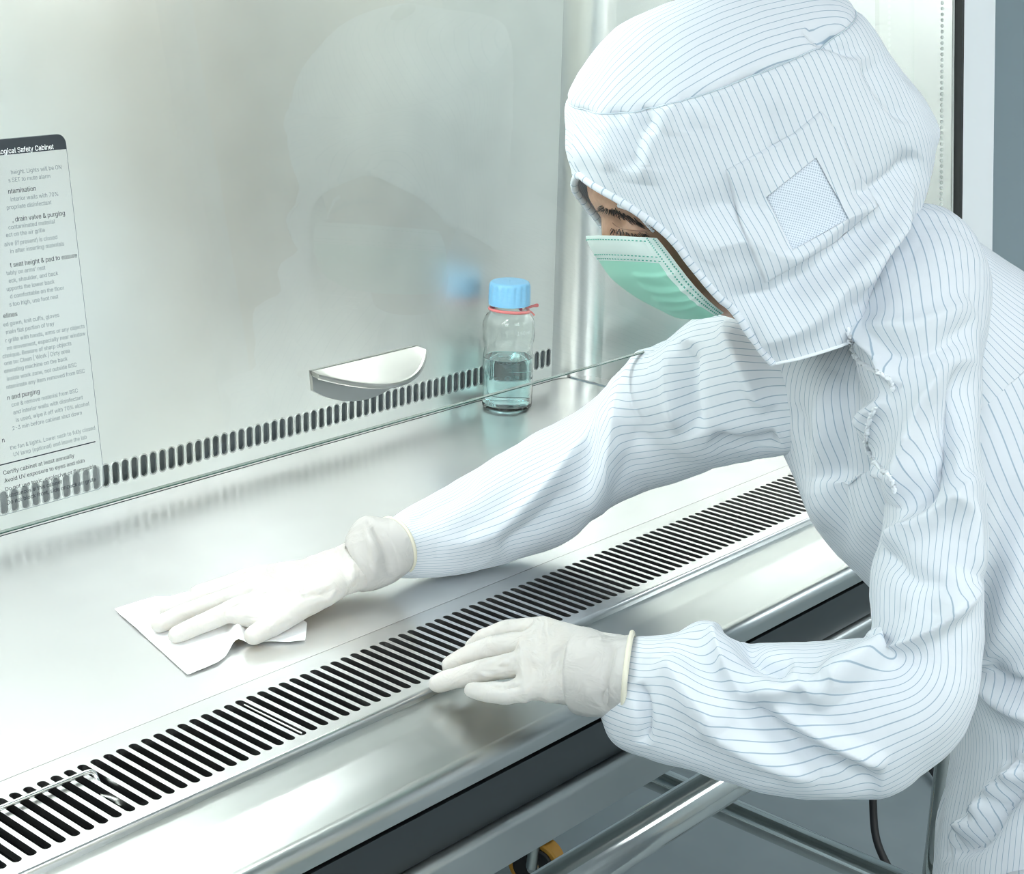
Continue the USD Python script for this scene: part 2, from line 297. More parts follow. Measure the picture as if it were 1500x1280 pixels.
for tx, x_, y_, b in [('ntamination', 51.6, 275.6, 0), (', drain valve & purging', 94.2, 311.7, 0), ('t seat height & pad to ensure', 112, 373.3, 0), ('elines', 24.5, 459, 0), ('n and purging', 57, 572.4, 0), ('n', 5.7, 643.8, 0)]:
    line(tx, x_, y_, .0033, INK)
for tx, x_, y_, l in [('Certify cabinet at least annually', 108, 666.5, (3.5, 690)), ('Avoid UV exposure to eyes and skin', 123, 674, (5, 701)), ('Do not use toxic, explosive or flammable', 140, 682, (6.5, 713)),
    ('substances in this cabinet', 90, 705, (8, 723.5)), ('Do not block front, side or back air grille', 139.5, 701.5, (9, 734))]:
    line(tx, x_, y_, .0029, INK, lx=l)
u1, w1 = UW(139, 646.6); obj('label_rule', on_sash(slab(sbox(lx0 + .01, w1 - .0004, u1, w1 + .0004), .0001), .00056), INK, lp)

# ---------------------------------------------------------------- work tray and air grille
GP = .0125; GX = -1.1919 + .0038; GY0, GY1 = -.4975, -.5864; TR1 = 0.0
tray, _ = thing('work_tray', 'flat stainless steel work tray inside the cabinet, under the bottle', 'tray', (XL, -.474, Z0))
o_ = np.array((XL, -.474, Z0))
pr = [(-.4746, Z0 - .012), (-.4746, Z0), (-.0012, Z0), (-.0012, Z0 - .012)]
obj('tray_sheet', extrude_x(pr, XL + .004, TR1), S_TRAY, tray, origin=o_, smooth=20)
grille, _ = thing('air_grille', 'long stainless steel air intake grille with narrow slots along the tray front', 'grille', (XL, -.60, Z0))
o_ = np.array((XL, -.60, Z0))
holes = [slot2(GX + GP * k, (GY0 + GY1) / 2, .0079, GY0 - GY1 + .001, 6) for k in range(-52, 92)]
pl = slab(sbox(XL + .004, -.594, TR1 + .02, -.4752).difference(unary_union(holes)), .0022); pl.apply_translation((0, 0, Z0 - .0022))
obj('slotted_plate', pl, S_GRILLE, grille, origin=o_)
walls = []
for hh in holes:                          # folded-down sides of each slot
    q = hh.buffer(.0006, quad_segs=4).difference(hh); w_ = slab(q, .0045); w_.apply_translation((0, 0, Z0 - .0067)); walls.append(w_)
tag(obj('slot_flange', cat(walls), S_GRILLE, grille, origin=o_), kind='stuff')
pr = [(-.594, Z0 - .0022), (-.594, Z0)] + arc(-.5975, Z0 - .0040, .0040, 80, 190, 9) + [(-.6010, Z0 - .0085), (-.599, Z0 - .0085), (-.598, Z0 - .004)]
obj('rolled_edge', extrude_x(pr, XL + .004, TR1 + .02), S_GRILLE, grille, origin=o_, smooth=50)
for (a, b) in (((357, 1034), (446, 1074)), ((441, 999), (530, 1038))):
    pa, pb = PZ(*a, Z0 - .0042), PZ(*b, Z0 - .0042); pa[0] = pb[0] = (pa[0] + pb[0]) / 2
    obj('support_rod', tube([pa, pb], .0019, 12), WIRE, grille, origin=o_, smooth=50)
# wire lifting handle hooked into the grille
wl = PZ(0, 1182, Z0 + .004); wc = PZ(137, 1130, Z0 + .004); wy = (wl[1] + wc[1]) / 2
hxr = wc[0]
la, lb, lc_ = PZ(147, 1150, Z0 - .006), PZ(153, 1181, Z0 - .0095), PZ(174, 1184, Z0 - .0095)
half = [(hxr - .10, wy, Z0 + .0045), (hxr - .03, wy, Z0 + .0045), (hxr - .010, wy, Z0 + .0045), (hxr - .003, wy - .0004, Z0 + .0042), (hxr + .001, wy - .002, Z0 + .001), tuple(la), tuple((la + 3 * lb) / 4), tuple(lb + (.0008, -.0006, 0)), tuple((lb * .55 + lc_ * .45)), tuple(lc_)]
left = [(2 * (hxr - .10) - p_[0], p_[1], p_[2]) for p_ in half[1:]][::-1]
pts = left + half
wr = obj('wire_handle', tube(pchip(pts, 120), .0022, 12), WIRE, smooth=50)
tag(wr, 'bright bent wire handle hooked into the air grille slots', 'handle')

# ---------------------------------------------------------------- bottle
bo = np.array((-.181, -.046, Z0 + .0004))
bottle, _ = thing('reagent_bottle', 'clear glass bottle with light blue screw cap, half full of pale teal liquid', 'bottle', bo)
clear = mat('bottle_glass', {'p': ('principled_bsdf', {'base_color': (0.97, 1.0, 0.99), 'roughness': 0.0, 'transmission_weight': 1.0, 'ior': 1.47})})
liq = mat('teal_liquid', {'p': ('principled_bsdf', {'base_color': (0.60, 0.88, 0.91), 'roughness': 0.0, 'transmission_weight': 1.0, 'ior': 1.33})})
ro = [(0, .0035), (.020, .0030), (.027, .0004), (.032, .0004), (.0352, .003), (.0357, .007), (.0357, .070), (.0345, .080), (.0335, .086), (.0338, .091), (.0362, .098), (.0368, .106), (.0366, .120), (.0350, .128), (.0305, .1345), (.0255, .139), (.0232, .143), (.0225, .160), (.0225, .166)]
ri = [(.0200, .166), (.0200, .143), (.0225, .1385), (.0280, .1335), (.0330, .1265), (.0345, .119), (.0346, .106), (.0340, .099), (.0317, .092), (.0313, .086), (.0322, .080), (.0335, .069), (.0335, .008), (.031, .0052), (.020, .0056), (0, .0060)]
obj('glass_body', lathe(ro + ri, 72), clear, bottle, smooth=40)
lq = [(0, .0062), (.020, .0058), (.031, .0054), (.03335, .0082), (.03335, .069), (.0330, .0735), (.0325, .0728), (.030, .0724), (0, .0724)]
obj('liquid', lathe(lq, 72), liq, bottle, smooth=40)
# scalloped cap
n = 120; th = np.linspace(0, 2 * np.pi, n, endpoint=False)
def capring(r, z, d): return np.c_[(r - d * (0.5 + 0.5 * np.cos(18 * th)) ** 3) * np.cos(th), (r - d * (0.5 + 0.5 * np.cos(18 * th)) ** 3) * np.sin(th), np.full(n, z)]
rings = [capring(.0235, .1485, 0), capring(.0290, .1485, 0), capring(.0292, .152, 0), capring(.0292, .157, .0004), capring(.0290, .168, .0014), capring(.0288, .1735, .0016), capring(.0284, .1765, .0006), capring(.0270, .1795, 0), capring(.0245, .181, 0), capring(.001, .1812, 0)]
v = np.vstack(rings); f = []
for i in range(len(rings) - 1):
    for j in range(n):
        k = (j + 1) % n; f += [[i * n + j, i * n + k, (i + 1) * n + k], [i * n + j, (i + 1) * n + k, (i + 1) * n + j]]
obj('screw_cap', (v, np.array(f)), plain('blue_cap', (0.23, 0.55, 0.86), 0.42), bottle, smooth=35, label='light blue ribbed screw cap')
ringm = trimesh.creation.torus(.0275, .0022, 48, 12); ringm.apply_transform(trimesh.transformations.rotation_matrix(math.radians(5), (0, 1, 0))); ringm.apply_translation((0, 0, .1405))
tg = tube(spline([(.0268, -.004, .1390), (.030, -.008, .140), (.036, -.014, .1425), (.041, -.018, .1432)], 12), [.0018] * 8 + [.0022, .0026, .0028, .0022], 8)
tg2 = tube(spline([(.024, -.014, .1385), (.0275, -.018, .135), (.030, -.021, .131)], 8), .0013, 8)
obj('tag_ring', cat([ringm, tg, tg2]), plain('coral_plastic', (0.80, 0.20, 0.20), 0.4), bottle, smooth=60, label='coral red ring with a tag')
redp = plain('deep_red_plastic', (0.42, 0.05, 0.10), 0.4)
for a in (-95, -20, 60, 150): a = math.radians(a); obj('seal_tab', trimesh.creation.icosphere(2, .0026).apply_translation((.023 * math.cos(a), .023 * math.sin(a), .1455)), redp, bottle, smooth=60)
def wrap(m, ang, z, r):                   # flat lettering bent round the bottle
    v = np.array(m.vertices); a = ang + v[:, 0] / r; rr_ = r + v[:, 2]
    return trimesh.Trimesh(np.c_[rr_ * np.cos(a), rr_ * np.sin(a), z + v[:, 1]], m.faces, process=False)
marks = []
for tx, z in (('100 ml', .056), ('50 ml', .033)): marks.append(wrap(meshkit.text_mesh(tx, .0062, .0002, True), math.radians(28), z, .0358))
for z in (.045, .022): marks.append(wrap(box((0, 0, 0), (.012, .0008, .0002)), math.radians(22), z, .0358))
for tx, z in (('150 ml', .112),): marks.append(wrap(meshkit.text_mesh(tx, .005, .0002), math.radians(-120), z, .0368))
enamel = plain('enamel_white', (0.85, 0.9, 0.9), 0.5)
for m_ in marks: obj('graduation', m_, enamel, bottle)

# ---------------------------------------------------------------- cleaning wipe
out = [(168, 895), (200, 884), (228, 875.5), (248, 876), (268, 870), (330, 858), (392, 880), (450, 914), (447, 941), (425, 943), (395, 943), (372, 944), (352, 945), (342, 950), (330, 965), (318, 974), (300, 981), (275, 991), (225, 945)]
pw = [PZ(x, y, Z0)[:2] for x, y in out]
poly = Polygon(pw).buffer(0)
gx, gy = np.meshgrid(np.arange(poly.bounds[0], poly.bounds[2], .004), np.arange(poly.bounds[1], poly.bounds[3], .004))
inn = [p for p in np.c_[gx.ravel(), gy.ravel()] if poly.buffer(-.002).contains(Point(p))]
bd = np.array([poly.exterior.interpolate(s).coords[0] for s in np.arange(0, poly.length, .004)])
from scipy.spatial import Delaunay
pts = np.vstack([bd, inn]); tri = Delaunay(pts).simplices
tri = np.array([t for t in tri if poly.buffer(1e-4).contains(Point(pts[t].mean(0)))])
nz = meshkit.fbm(np.c_[pts * 28, np.zeros(len(pts))], 3, 5)
z = .0012 + .004 * np.maximum(nz - .45, 0)
f0, f1 = PZ(352, 915, Z0)[:2], PZ(343, 962, Z0)[:2]         # fold lifted by the thumb
ls = LineString([f0, f1]); dist = np.array([ls.distance(Point(p)) for p in pts])
z += .011 * np.exp(-(dist / .0065) ** 2) * np.clip(1.4 - np.linalg.norm(pts - f0, axis=1) / .055, 0, 1)
nb = len(pts); top = np.c_[pts, Z0 + z + .0005]; bot = np.c_[pts, Z0 + z]
e = np.arange(len(bd)); e2 = (e + 1) % len(bd)
fc = np.vstack([tri, tri[:, ::-1] + nb, np.c_[e, e2, e2 + nb], np.c_[e, e2 + nb, e + nb]])
wm = trimesh.Trimesh(np.vstack([top, bot]), fc, process=False); wm.fix_normals()
paper = mat('wipe_paper', {'g': ('geometry', {}), 'n': ('noise_texture', {'scale': 420.0, 'detail': 3.0}), 'b': ('bump', {'strength': 0.25, 'distance': 0.0008}), 'p': ('principled_bsdf', {'base_color': (0.90, 0.915, 0.93), 'roughness': 0.85, 'sheen_weight': 0.2})},
    [('g.position', 'n.vector'), ('n.fac', 'b.height'), ('b.normal', 'p.normal')])
tag(obj('cleaning_wipe', wm, paper, smooth=40), 'white paper cleaning wipe on the tray under the right gloved hand', 'wipe')

# ---------------------------------------------------------------- stand, caster, cable
st, so = thing('cabinet_stand', 'polished steel tube stand under the cabinet', 'stand', (XL, -.66, 0))
def bar(name, a, b, r): obj(name, tube([np.array(a, float), np.array(b, float)], r, 28), CHROME, st, smooth=50, origin=so)
bar('front_rail', (XL, -.650, .658), (.03, -.650, .658), .0235)
for x_, y_ in ((.045, -.665), (.10, .08), (XL, -.665), (XL, .02)): bar('leg', (x_, y_, .10), (x_, y_, .748), .0195)
bar('side_rail', (.004, -.665, .298), (.004, .08, .298), .0195); bar('side_rail', (XL, -.665, .298), (XL, .02, .298), .0195)
bar('rear_rail', (XL, .08, .298), (.10, .08, .298), .0195)
for k, (x_, y_) in enumerate(((.045, -.665), (XL, -.665), (XL, .02))):
    obj('foot', lathe([(0, 0), (.03, 0), (.03, .012), (.012, .02), (.012, .10), (0, .10)], 24, (x_, y_, 0)), BLACK, st, smooth=30, origin=so)
cw = PY(786, 1264, .03); cz_ = .052
cas, co = thing('caster', 'black caster wheel with amber tyre beneath the rear of the stand', 'caster', (cw[0], cw[1], 0))
wr_ = .046; wc_ = np.array((cw[0], cw[1], wr_)); ax = np.array((-.93, -.37, 0)); ax /= np.linalg.norm(ax)
def along_axis(prof, n=40):               # lathe about the wheel's axle
    m = trimesh.creation.revolve(np.array(prof, float), sections=n)
    e1 = np.array((-ax[1], ax[0], 0)); e2 = np.array((0, 0, 1.0)); v = m.vertices
    m.vertices = wc_ + v[:, :1] * e1 + v[:, 1:2] * e2 + v[:, 2:] * ax; m.fix_normals(); return m
obj('tyre', along_axis([(.036, -.016), (.043, -.017), (.046, -.014), (.046, .014), (.043, .017), (.036, .016), (.036, -.016)]), ORANGE, cas, origin=co, smooth=40, label='amber tyre')
obj('wheel_hub', along_axis([(0, -.012), (.030, -.016), (.0362, -.015), (.0362, .019), (.033, .021), (.018, .019), (0, .019)]), BLACK, cas, origin=co, smooth=30)
obj('axle_cap', along_axis([(0, .028), (.008, .027), (.012, .022), (.013, .018), (0, .018)]), CHROME, cas, origin=co, smooth=30)
fk = cat([tube([wc_ + ax * .026 + (0, 0, .002), wc_ + ax * .026 + (0.012, .004, .05)], .010, 12), tube([wc_ - ax * .026, wc_ - ax * .026 + (0.012, .004, .05)], .010, 12), bevel_box(wc_ + (-.03, -.03, .05), wc_ + (.05, .04, .057), .003)])
obj('fork', fk, plain('zinc', (0.36, 0.40, 0.40), 0.35, 1.0), cas, origin=co, smooth=40)
c0 = [P(1276, 1120, 2.75), P(1279, 1180, 2.75), P(1283, 1225, 2.74), P(1295, 1258, 2.73), P(1313, 1290, 2.72), P(1345, 1330, 2.70)]
low = c0[-1]; c0 = [np.array((c0[0][0] - .04, .10, .78)), c0[0] + (0, .03, .10)] + c0 + [np.array((low[0] + .10, low[1] - .02, .012)), np.array((low[0] + .35, low[1] + .1, .008)), np.array((1.2, .40, .008))]
cab_ = obj('power_cable', tube(spline(c0, 120), .0065, 12), BLACK, smooth=60)
tag(cab_, 'black power cable hanging down behind the stand to the floor', 'cable')
# ---------------------------------------------------------------- cloth and skin
def cloth(name, base=(0.80, 0.845, 0.90), ink=(0.36, 0.48, 0.59), pitch=0.0068, wline=0.085, bumps=0.35):
    return mat(name, {
        'uv': ('uvmap', {'attribute': 'st'}), 's': ('separate_xyz', {}), 'k': ('math', {'math_type': 'divide', 'value2': pitch}), 'f': ('math', {'math_type': 'fraction'}),
        'a': ('math', {'math_type': 'subtract', 'value2': 0.5}), 'b': ('math', {'math_type': 'absolute'}), 'r': ('map_range', {'range_type': 'smoothstep', 'from_min': wline * 0.3, 'from_max': wline, 'to_min': 1.0, 'to_max': 0.0}),
        'm': ('mix_color', {'a': base, 'b': ink}),
        'g': ('geometry', {}), 'n': ('noise_texture', {'scale': 16.0, 'detail': 3.0, 'distortion': 0.6}), 'bm': ('bump', {'strength': bumps, 'distance': 0.012}),
        'n2': ('noise_texture', {'scale': 900.0, 'detail': 1.0}), 'b2': ('bump', {'strength': 0.12, 'distance': 0.0006}),
        'p': ('principled_bsdf', {'roughness': 0.72, 'sheen_weight': 0.15, 'specular_ior_level': 0.3}), 'tr': ('translucent_bsdf', {'color': (0.75, 0.80, 0.84)}), 'x': ('mix_closure', {'fac': 0.16})},
        [('uv.UV', 's.vector'), ('s.x', 'k.value1'), ('k.value', 'f.value1'), ('f.value', 'a.value1'), ('a.value', 'b.value1'), ('b.value', 'r.value'), ('r.result', 'm.fac'), ('m.result', 'p.base_color'),
         ('g.position', 'n.vector'), ('n.fac', 'bm.height'), ('g.position', 'n2.vector'), ('n2.fac', 'b2.height'), ('bm.normal', 'b2.normal'), ('b2.normal', 'p.normal'),
         ('p.BSDF', 'x.closure1'), ('tr.BSDF', 'x.closure2')], surface='x.closure')
CLOTH = cloth('striped_cleanroom_cloth')
HEM = plain('white_hem', (0.83, 0.87, 0.91), 0.7)
LATEX = mat('latex_glove', {'g': ('geometry', {}), 'n': ('noise_texture', {'scale': 38.0, 'detail': 3.0, 'distortion': 1.0}), 'b': ('bump', {'strength': 0.55, 'distance': 0.006}),
    'p': ('principled_bsdf', {'base_color': (0.62, 0.605, 0.575), 'roughness': 0.48, 'subsurface_weight': 0.25, 'subsurface_scale': 0.004, 'subsurface_radius': (1.0, 0.8, 0.6)})},
    [('g.position', 'n.vector'), ('n.fac', 'b.height'), ('b.normal', 'p.normal')])
LATEX2 = plain('latex_bead', (0.72, 0.70, 0.58), 0.45)
SKIN = mat('skin', {'g': ('geometry', {}), 'n': ('noise_texture', {'scale': 160.0, 'detail': 4.0}), 'r': ('rgb_ramp', {'ramp': [(0.3, (0.36, 0.215, 0.145)), (0.7, (0.44, 0.275, 0.19))]}), 'b': ('bump', {'strength': 0.12, 'distance': 0.001}),
    'p': ('principled_bsdf', {'roughness': 0.5, 'subsurface_weight': 0.2, 'subsurface_scale': 0.004, 'subsurface_radius': (1.0, 0.35, 0.2)})},
    [('g.position', 'n.vector'), ('n.fac', 'r.fac'), ('r.color', 'p.base_color'), ('n.fac', 'b.height'), ('b.normal', 'p.normal')])
HAIR = plain('dark_hair', (0.02, 0.016, 0.014), 0.55)

def px_of(v):
    d = np.asarray(v) - CAM; z = d @ FW
    return np.stack([750 + FPX * (d @ RT) / z, 640 - FPX * (d @ UP) / z], -1), z
def interp(a, n, kind='pchip'):
    from scipy.interpolate import PchipInterpolator, CubicSpline
    a = np.asarray(a, float); x = np.arange(len(a)); return (PchipInterpolator if kind == 'pchip' else CubicSpline)(x, a)(np.linspace(0, len(a) - 1, n))
def grid_faces(nr, nc, wrap=True):
    i, j = np.meshgrid(np.arange(nr - 1), np.arange(nc if wrap else nc - 1), indexing='ij'); k = (j + 1) % nc
    q = np.stack([i * nc + j, i * nc + k, (i + 1) * nc + k, (i + 1) * nc + j], -1).reshape(-1, 4)
    return np.vstack([q[:, [0, 1, 2]], q[:, [0, 2, 3]]])
def normals(v, f):
    n = np.zeros_like(v); fn = np.cross(v[f[:, 1]] - v[f[:, 0]], v[f[:, 2]] - v[f[:, 0]])
    for k in range(3): np.add.at(n, f[:, k], fn)
    return n / np.maximum(np.linalg.norm(n, axis=1, keepdims=True), 1e-12)
def seg_dist(p, line):                    # distance, signed side and position along a polyline
    best = np.full(len(p), 1e9); side = np.zeros(len(p)); pos = np.zeros(len(p)); L = np.r_[0, np.cumsum(np.linalg.norm(np.diff(line, axis=0), axis=1))]
    for k in range(len(line) - 1):
        a, b = line[k], line[k + 1]; ab = b - a; t = np.clip(((p - a) @ ab) / (ab @ ab), 0, 1); q = p - (a + t[:, None] * ab); d = np.linalg.norm(q, axis=1)
        m = d < best; best[m] = d[m]; side[m] = np.sign(ab[0] * q[m, 1] - ab[1] * q[m, 0]); pos[m] = (L[k] + t[m] * np.linalg.norm(ab)) / L[-1]
    return best, side, pos
def folds(v, f, lst, out=1.0):
    """Raise ridges (amp > 0) or sink valleys along measured lines; each entry (line, amp, width one side, width other side)."""
    n = normals(v, f); p, _ = px_of(v); face = np.clip(((CAM - v) * n).sum(1) / np.linalg.norm(CAM - v, axis=1) * 3 + 0.35, 0, 1)
    h = np.zeros(len(v))
    for line, amp, w1, w2 in lst:
        ln = interp(line, 4 * len(line), 'pchip') if len(line) > 2 else np.array(line, float)
        d, s, t = seg_dist(p, ln); w = np.where(s > 0, w1, w2)
        h += 1.55 * amp * np.exp(-(d / w) ** 1.6) * np.clip(np.minimum(t, 1 - t) * 6, 0, 1) ** 0.7 * face
    return v + n * h[:, None] * out
def wrinkle(v, f, amp, scale, seed, stretch=(1, 1, 1), oct_=3):
    n = normals(v, f); return v + n * (amp * (meshkit.fbm(v * scale * np.array(stretch), oct_, seed) - 0.5) * 2)[:, None]
def arm_loft(rings, nr, nc, power=2.3, soft=.016):
    """rings: (edge point a, edge point b, distance, half thickness). Returns (nr, nc, 3) and the along-arm length."""
    a = interp([r[0] for r in rings], nr); b = interp([r[1] for r in rings], nr); d = interp([r[2] for r in rings], nr); th = interp([r[3] for r in rings], nr)
    A = np.array([P(*q, w) for q, w in zip(a, d)]); B = np.array([P(*q, w) for q, w in zip(b, d)])
    from scipy.ndimage import gaussian_filter1d
    sg = nr * soft; A, B, th = (gaussian_filter1d(x_, sg, axis=0, mode='nearest') for x_ in (A, B, th))
    c = (A + B) / 2; e1 = (B - A) / 2; tg = np.gradient(c, axis=0)
    tg = gaussian_filter1d(tg, nr / 60, axis=0, mode='nearest'); tg /= np.linalg.norm(tg, axis=1, keepdims=True)
    e2 = np.cross(tg, e1); e2 /= np.linalg.norm(e2, axis=1, keepdims=True)
    view = np.where((e2 @ FW)[:, None] > 0, -e2, e2); e2 = view * th[:, None]
    q = np.linspace(0, 2 * np.pi, nc, endpoint=False); cs, sn = np.cos(q), np.sin(q)
    cs = np.sign(cs) * np.abs(cs) ** (2 / power); sn = np.sign(sn) * np.abs(sn) ** (2 / power)
    g = c[:, None] + cs[None, :, None] * e1[:, None] * -1 + sn[None, :, None] * e2[:, None]
    return g, c
def loft_mesh(g, capped=(False, False)):
    nr, nc = g.shape[:2]; v = g.reshape(-1, 3); f = grid_faces(nr, nc)
    t = trimesh.Trimesh(v, f, process=False)
    if np.einsum('ij,ij->', normals(v, f), v - np.repeat(g.mean(1), nc, axis=0)) < 0: f = f[:, ::-1]
    return v, f
def seam_uv(v, f, u, nr, nc):             # repeat the first column so that the stripe coordinate closes without a jump
    return v, f, u
def put_loft(name, g, parent, origin, u_of_col, lst, noise_, material=CLOTH, label=None, up_amp=0.0):
    """g (nr, nc, 3): closed loft; u_of_col (nr, nc + 1): stripe coordinate in metres."""
    nr, nc = g.shape[:2]; v, f = loft_mesh(g)
    flip = f[0, 1] != 1
    for (amp, sc, seed, st) in noise_: v = wrinkle(v, f, amp, sc, seed, st)
    v = folds(v, f, lst)
    gg = v.reshape(nr, nc, 3); gg = np.concatenate([gg, gg[:, :1]], 1)
    ff = grid_faces(nr, nc + 1, False); ff = ff[:, ::-1] if flip else ff
    uv = np.stack([u_of_col, np.repeat(np.linspace(0, 1, nr)[:, None], nc + 1, 1)], -1).reshape(-1, 2)
    o = obj(name, (gg.reshape(-1, 3), ff), material, parent, smooth=True, uv=uv, origin=origin, label=label)
    return trimesh.Trimesh(gg.reshape(-1, 3), ff, process=False), o
def around(g, k=None):                    # stripe coordinate = girth at a typical ring, a whole number of stripes
    nr, nc = g.shape[:2]; L = np.linalg.norm(np.diff(np.concatenate([g, g[:, :1]], 1), axis=1), axis=2).sum(1)
    n = round((np.median(L) if k is None else k) / 0.0068); return np.repeat((np.arange(nc + 1) / nc * n * 0.0068)[None], nr, 0)

def hit(m, pts, off=0.0):                 # picture positions onto the near side of a mesh
    tv = m.vertices[m.faces]; out = []
    e1, e2 = tv[:, 1] - tv[:, 0], tv[:, 2] - tv[:, 0]
    for p in pts:
        d = ray(*p); h = np.cross(d, e2); a = (e1 * h).sum(1); ok = np.abs(a) > 1e-14; a = np.where(ok, a, 1); s = CAM - tv[:, 0]; u = (s * h).sum(1) / a; qq = np.cross(s, e1); w = (qq @ d) / a; t = (e2 * qq).sum(1) / a
        g_ = ok & (u >= -1e-4) & (w >= -1e-4) & (u + w <= 1.0001) & (t > 0); k = np.where(g_, t, 1e9).argmin()
        if g_[k]: t = t[k]
        else:
            mp, mz = px_of(m.vertices); t = mz[(np.linalg.norm(mp - np.array(p, float), axis=1) + (mz - mz.min()) * 40).argmin()]
        out.append(CAM + d * (t - off))
    return np.array(out)
person, PO = thing('person', 'person in white pin-striped cleanroom suit, hood, green mask and gloves, leaning over the tray', 'person', (-.50, -1.05, 0))

# ---------------------------------------------------------------- suit: torso with legs, two sleeves
torso = [((1235, 430), (1300, 330), 1.50, .02), ((1190, 470), (1335, 300), 1.50, .09), ((1140, 525), (1375, 312), 1.515, .125), ((1138, 585), (1425, 345), 1.54, .15), ((1150, 640), (1470, 376), 1.56, .16), ((1166, 695), (1530, 420), 1.58, .16), ((1180, 740), (1585, 490), 1.58, .16),
         ((1205, 790), (1625, 600), 1.58, .155), ((1262, 835), (1645, 740), 1.57, .15), ((1370, 960), (1650, 880), 1.56, .145), ((1418, 1060), (1670, 1000), 1.555, .145),
         ((1412, 1130), (1685, 1100), 1.555, .15), ((1396, 1210), (1700, 1210), 1.555, .16), ((1384, 1300), (1710, 1320), 1.555, .17), ((1380, 1390), (1700, 1420), 1.555, .165)]
g, _ = arm_loft(torso, 190, 170, 2.2, .032)
tl = [([(1215, 540), (1200, 620), (1195, 700), (1205, 780)], .005, 14, 20), ([(1250, 540), (1238, 640), (1234, 740), (1240, 810)], -.005, 18, 18), ([(1160, 590), (1185, 650), (1190, 720)], -.003, 10, 12),
      ([(1440, 965), (1470, 995), (1520, 1010)], -.014, 12, 16), ([(1435, 950), (1460, 985), (1510, 990)], .008, 10, 10), ([(1445, 990), (1465, 1020), (1520, 1050)], .010, 14, 10),
      ([(1395, 1235), (1430, 1205), (1460, 1160), (1500, 1120)], .010, 14, 10), ([(1400, 1250), (1440, 1225), (1470, 1180), (1520, 1135)], -.010, 10, 10), ([(1500, 800), (1470, 900), (1420, 1010)], .006, 20, 20), ([(1480, 700), (1450, 850), (1410, 1000)], -.006, 16, 16)]
for k in range(12): tl.append(([(1385 + k * 11, 1262 - k * 13), (1392 + k * 11, 1235 - k * 13), (1404 + k * 11, 1210 - k * 13)], .0035 if k % 2 else -.0035, 5, 5))   # gathered waist
tors, _ = put_loft('coverall_torso', g, person, PO, around(g), tl, [(.004, 9, 3, (1, 1, .5)), (.002, 26, 4, (1, 1, .6))])
larm = [((1262, 425), (1400, 338), 1.50, .05), ((1248, 470), (1440, 372), 1.46, .075), ((1255, 540), (1452, 440), 1.435, .09), ((1268, 620), (1438, 545), 1.41, .086), ((1295, 700), (1430, 655), 1.395, .080), ((1298, 770), (1432, 765), 1.385, .075),
        ((1279, 850), (1430, 860), 1.375, .072), ((1283, 925), (1424, 965), 1.37, .07), ((1282, 948), (1405, 1065), 1.365, .07), ((1245, 938), (1350, 1130), 1.368, .068), ((1180, 940), (1282, 1170), 1.375, .064),
        ((1110, 940), (1170, 1166), 1.385, .058), ((1060, 946), (1085, 1148), 1.395, .054), ((1003, 920), (1010, 1125), 1.410, .047), ((966, 932), (955, 1112), 1.422, .040), ((942, 932), (922, 1096), 1.447, .036), ((936, 944), (921, 1082), 1.449, .031), ((946, 960), (938, 1055), 1.447, .024), ((956, 970), (952, 1040), 1.445, .020)]
g, _ = arm_loft(larm, 300, 200, 2.2)
ll = [([(1428, 845), (1385, 905), (1300, 962), (1240, 996), (1197, 1040)], .017, 26, 11), ([(1000, 918), (1055, 970), (1095, 1020), (1140, 1020), (1172, 1012), (1197, 1042)], .014, 12, 28), ([(1065, 985), (1120, 1050), (1190, 1105), (1290, 1152)], -.014, 16, 22),
      ([(1110, 1022), (1165, 1058), (1240, 1098), (1300, 1120)], .010, 20, 10), ([(1300, 954), (1335, 936), (1385, 890)], -.008, 10, 22), ([(1412, 530), (1402, 620), (1370, 700), (1330, 760)], -.013, 20, 18), ([(1424, 690), (1380, 738), (1330, 775), (1295, 800)], .010, 10, 22),
      ([(1385, 525), (1355, 600), (1330, 690), (1310, 740)], .012, 22, 10), ([(1345, 640), (1380, 600), (1372, 700)], -.006, 14, 14), ([(1250, 460), (1300, 540), (1315, 560)], .010, 8, 8), ([(1300, 580), (1272, 620), (1266, 660), (1305, 700)], .010, 8, 10),
      ([(1365, 720), (1420, 760), (1424, 850)], .008, 20, 14), ([(1300, 800), (1340, 850), (1400, 860)], -.006, 16, 16), ([(975, 960), (1010, 1010), (1060, 1070)], .009, 26, 14), ([(1090, 945), (1120, 975), (1160, 990)], -.010, 14, 14), ([(1236, 962), (1226, 980), (1210, 1000)], .003, 12, 12),
      ([(935, 1000), (945, 1050), (940, 1090)], -.008, 8, 8), ([(1030, 1060), (1110, 1110), (1200, 1140)], .006, 16, 16), ([(1260, 470), (1330, 480), (1420, 440)], .006, 16, 16), ([(1270, 520), (1340, 520), (1430, 470)], -.006, 16, 14)]
lsl, _ = put_loft('sleeve', g, person, PO, around(g), ll, [(.005, 11, 7, (1, 1, 1)), (.0022, 30, 8, (1, 1, 1))])
rarm = [((1200, 480), (1290, 640), 1.56, .06), ((1140, 450), (1240, 645), 1.575, .07), ((1075, 440), (1190, 650), 1.60, .07), ((1025, 462), (1130, 662), 1.655, .075), ((992, 490), (1070, 678), 1.725, .072), ((958, 508), (1000, 700), 1.776, .068), ((925, 534), (945, 716), 1.800, .067), ((890, 566), (880, 752), 1.810, .064), ((845, 605), (838, 786), 1.807, .060),
        ((780, 640), (785, 812), 1.785, .057), ((710, 680), (718, 832), 1.765, .050), ((640, 722), (650, 845), 1.735, .043), ((590, 752), (606, 846), 1.71, .036), ((568, 768), (588, 844), 1.70, .033), ((552, 778), (572, 838), 1.695, .028)]
g, _ = arm_loft(rarm, 240, 170, 2.2, .024)
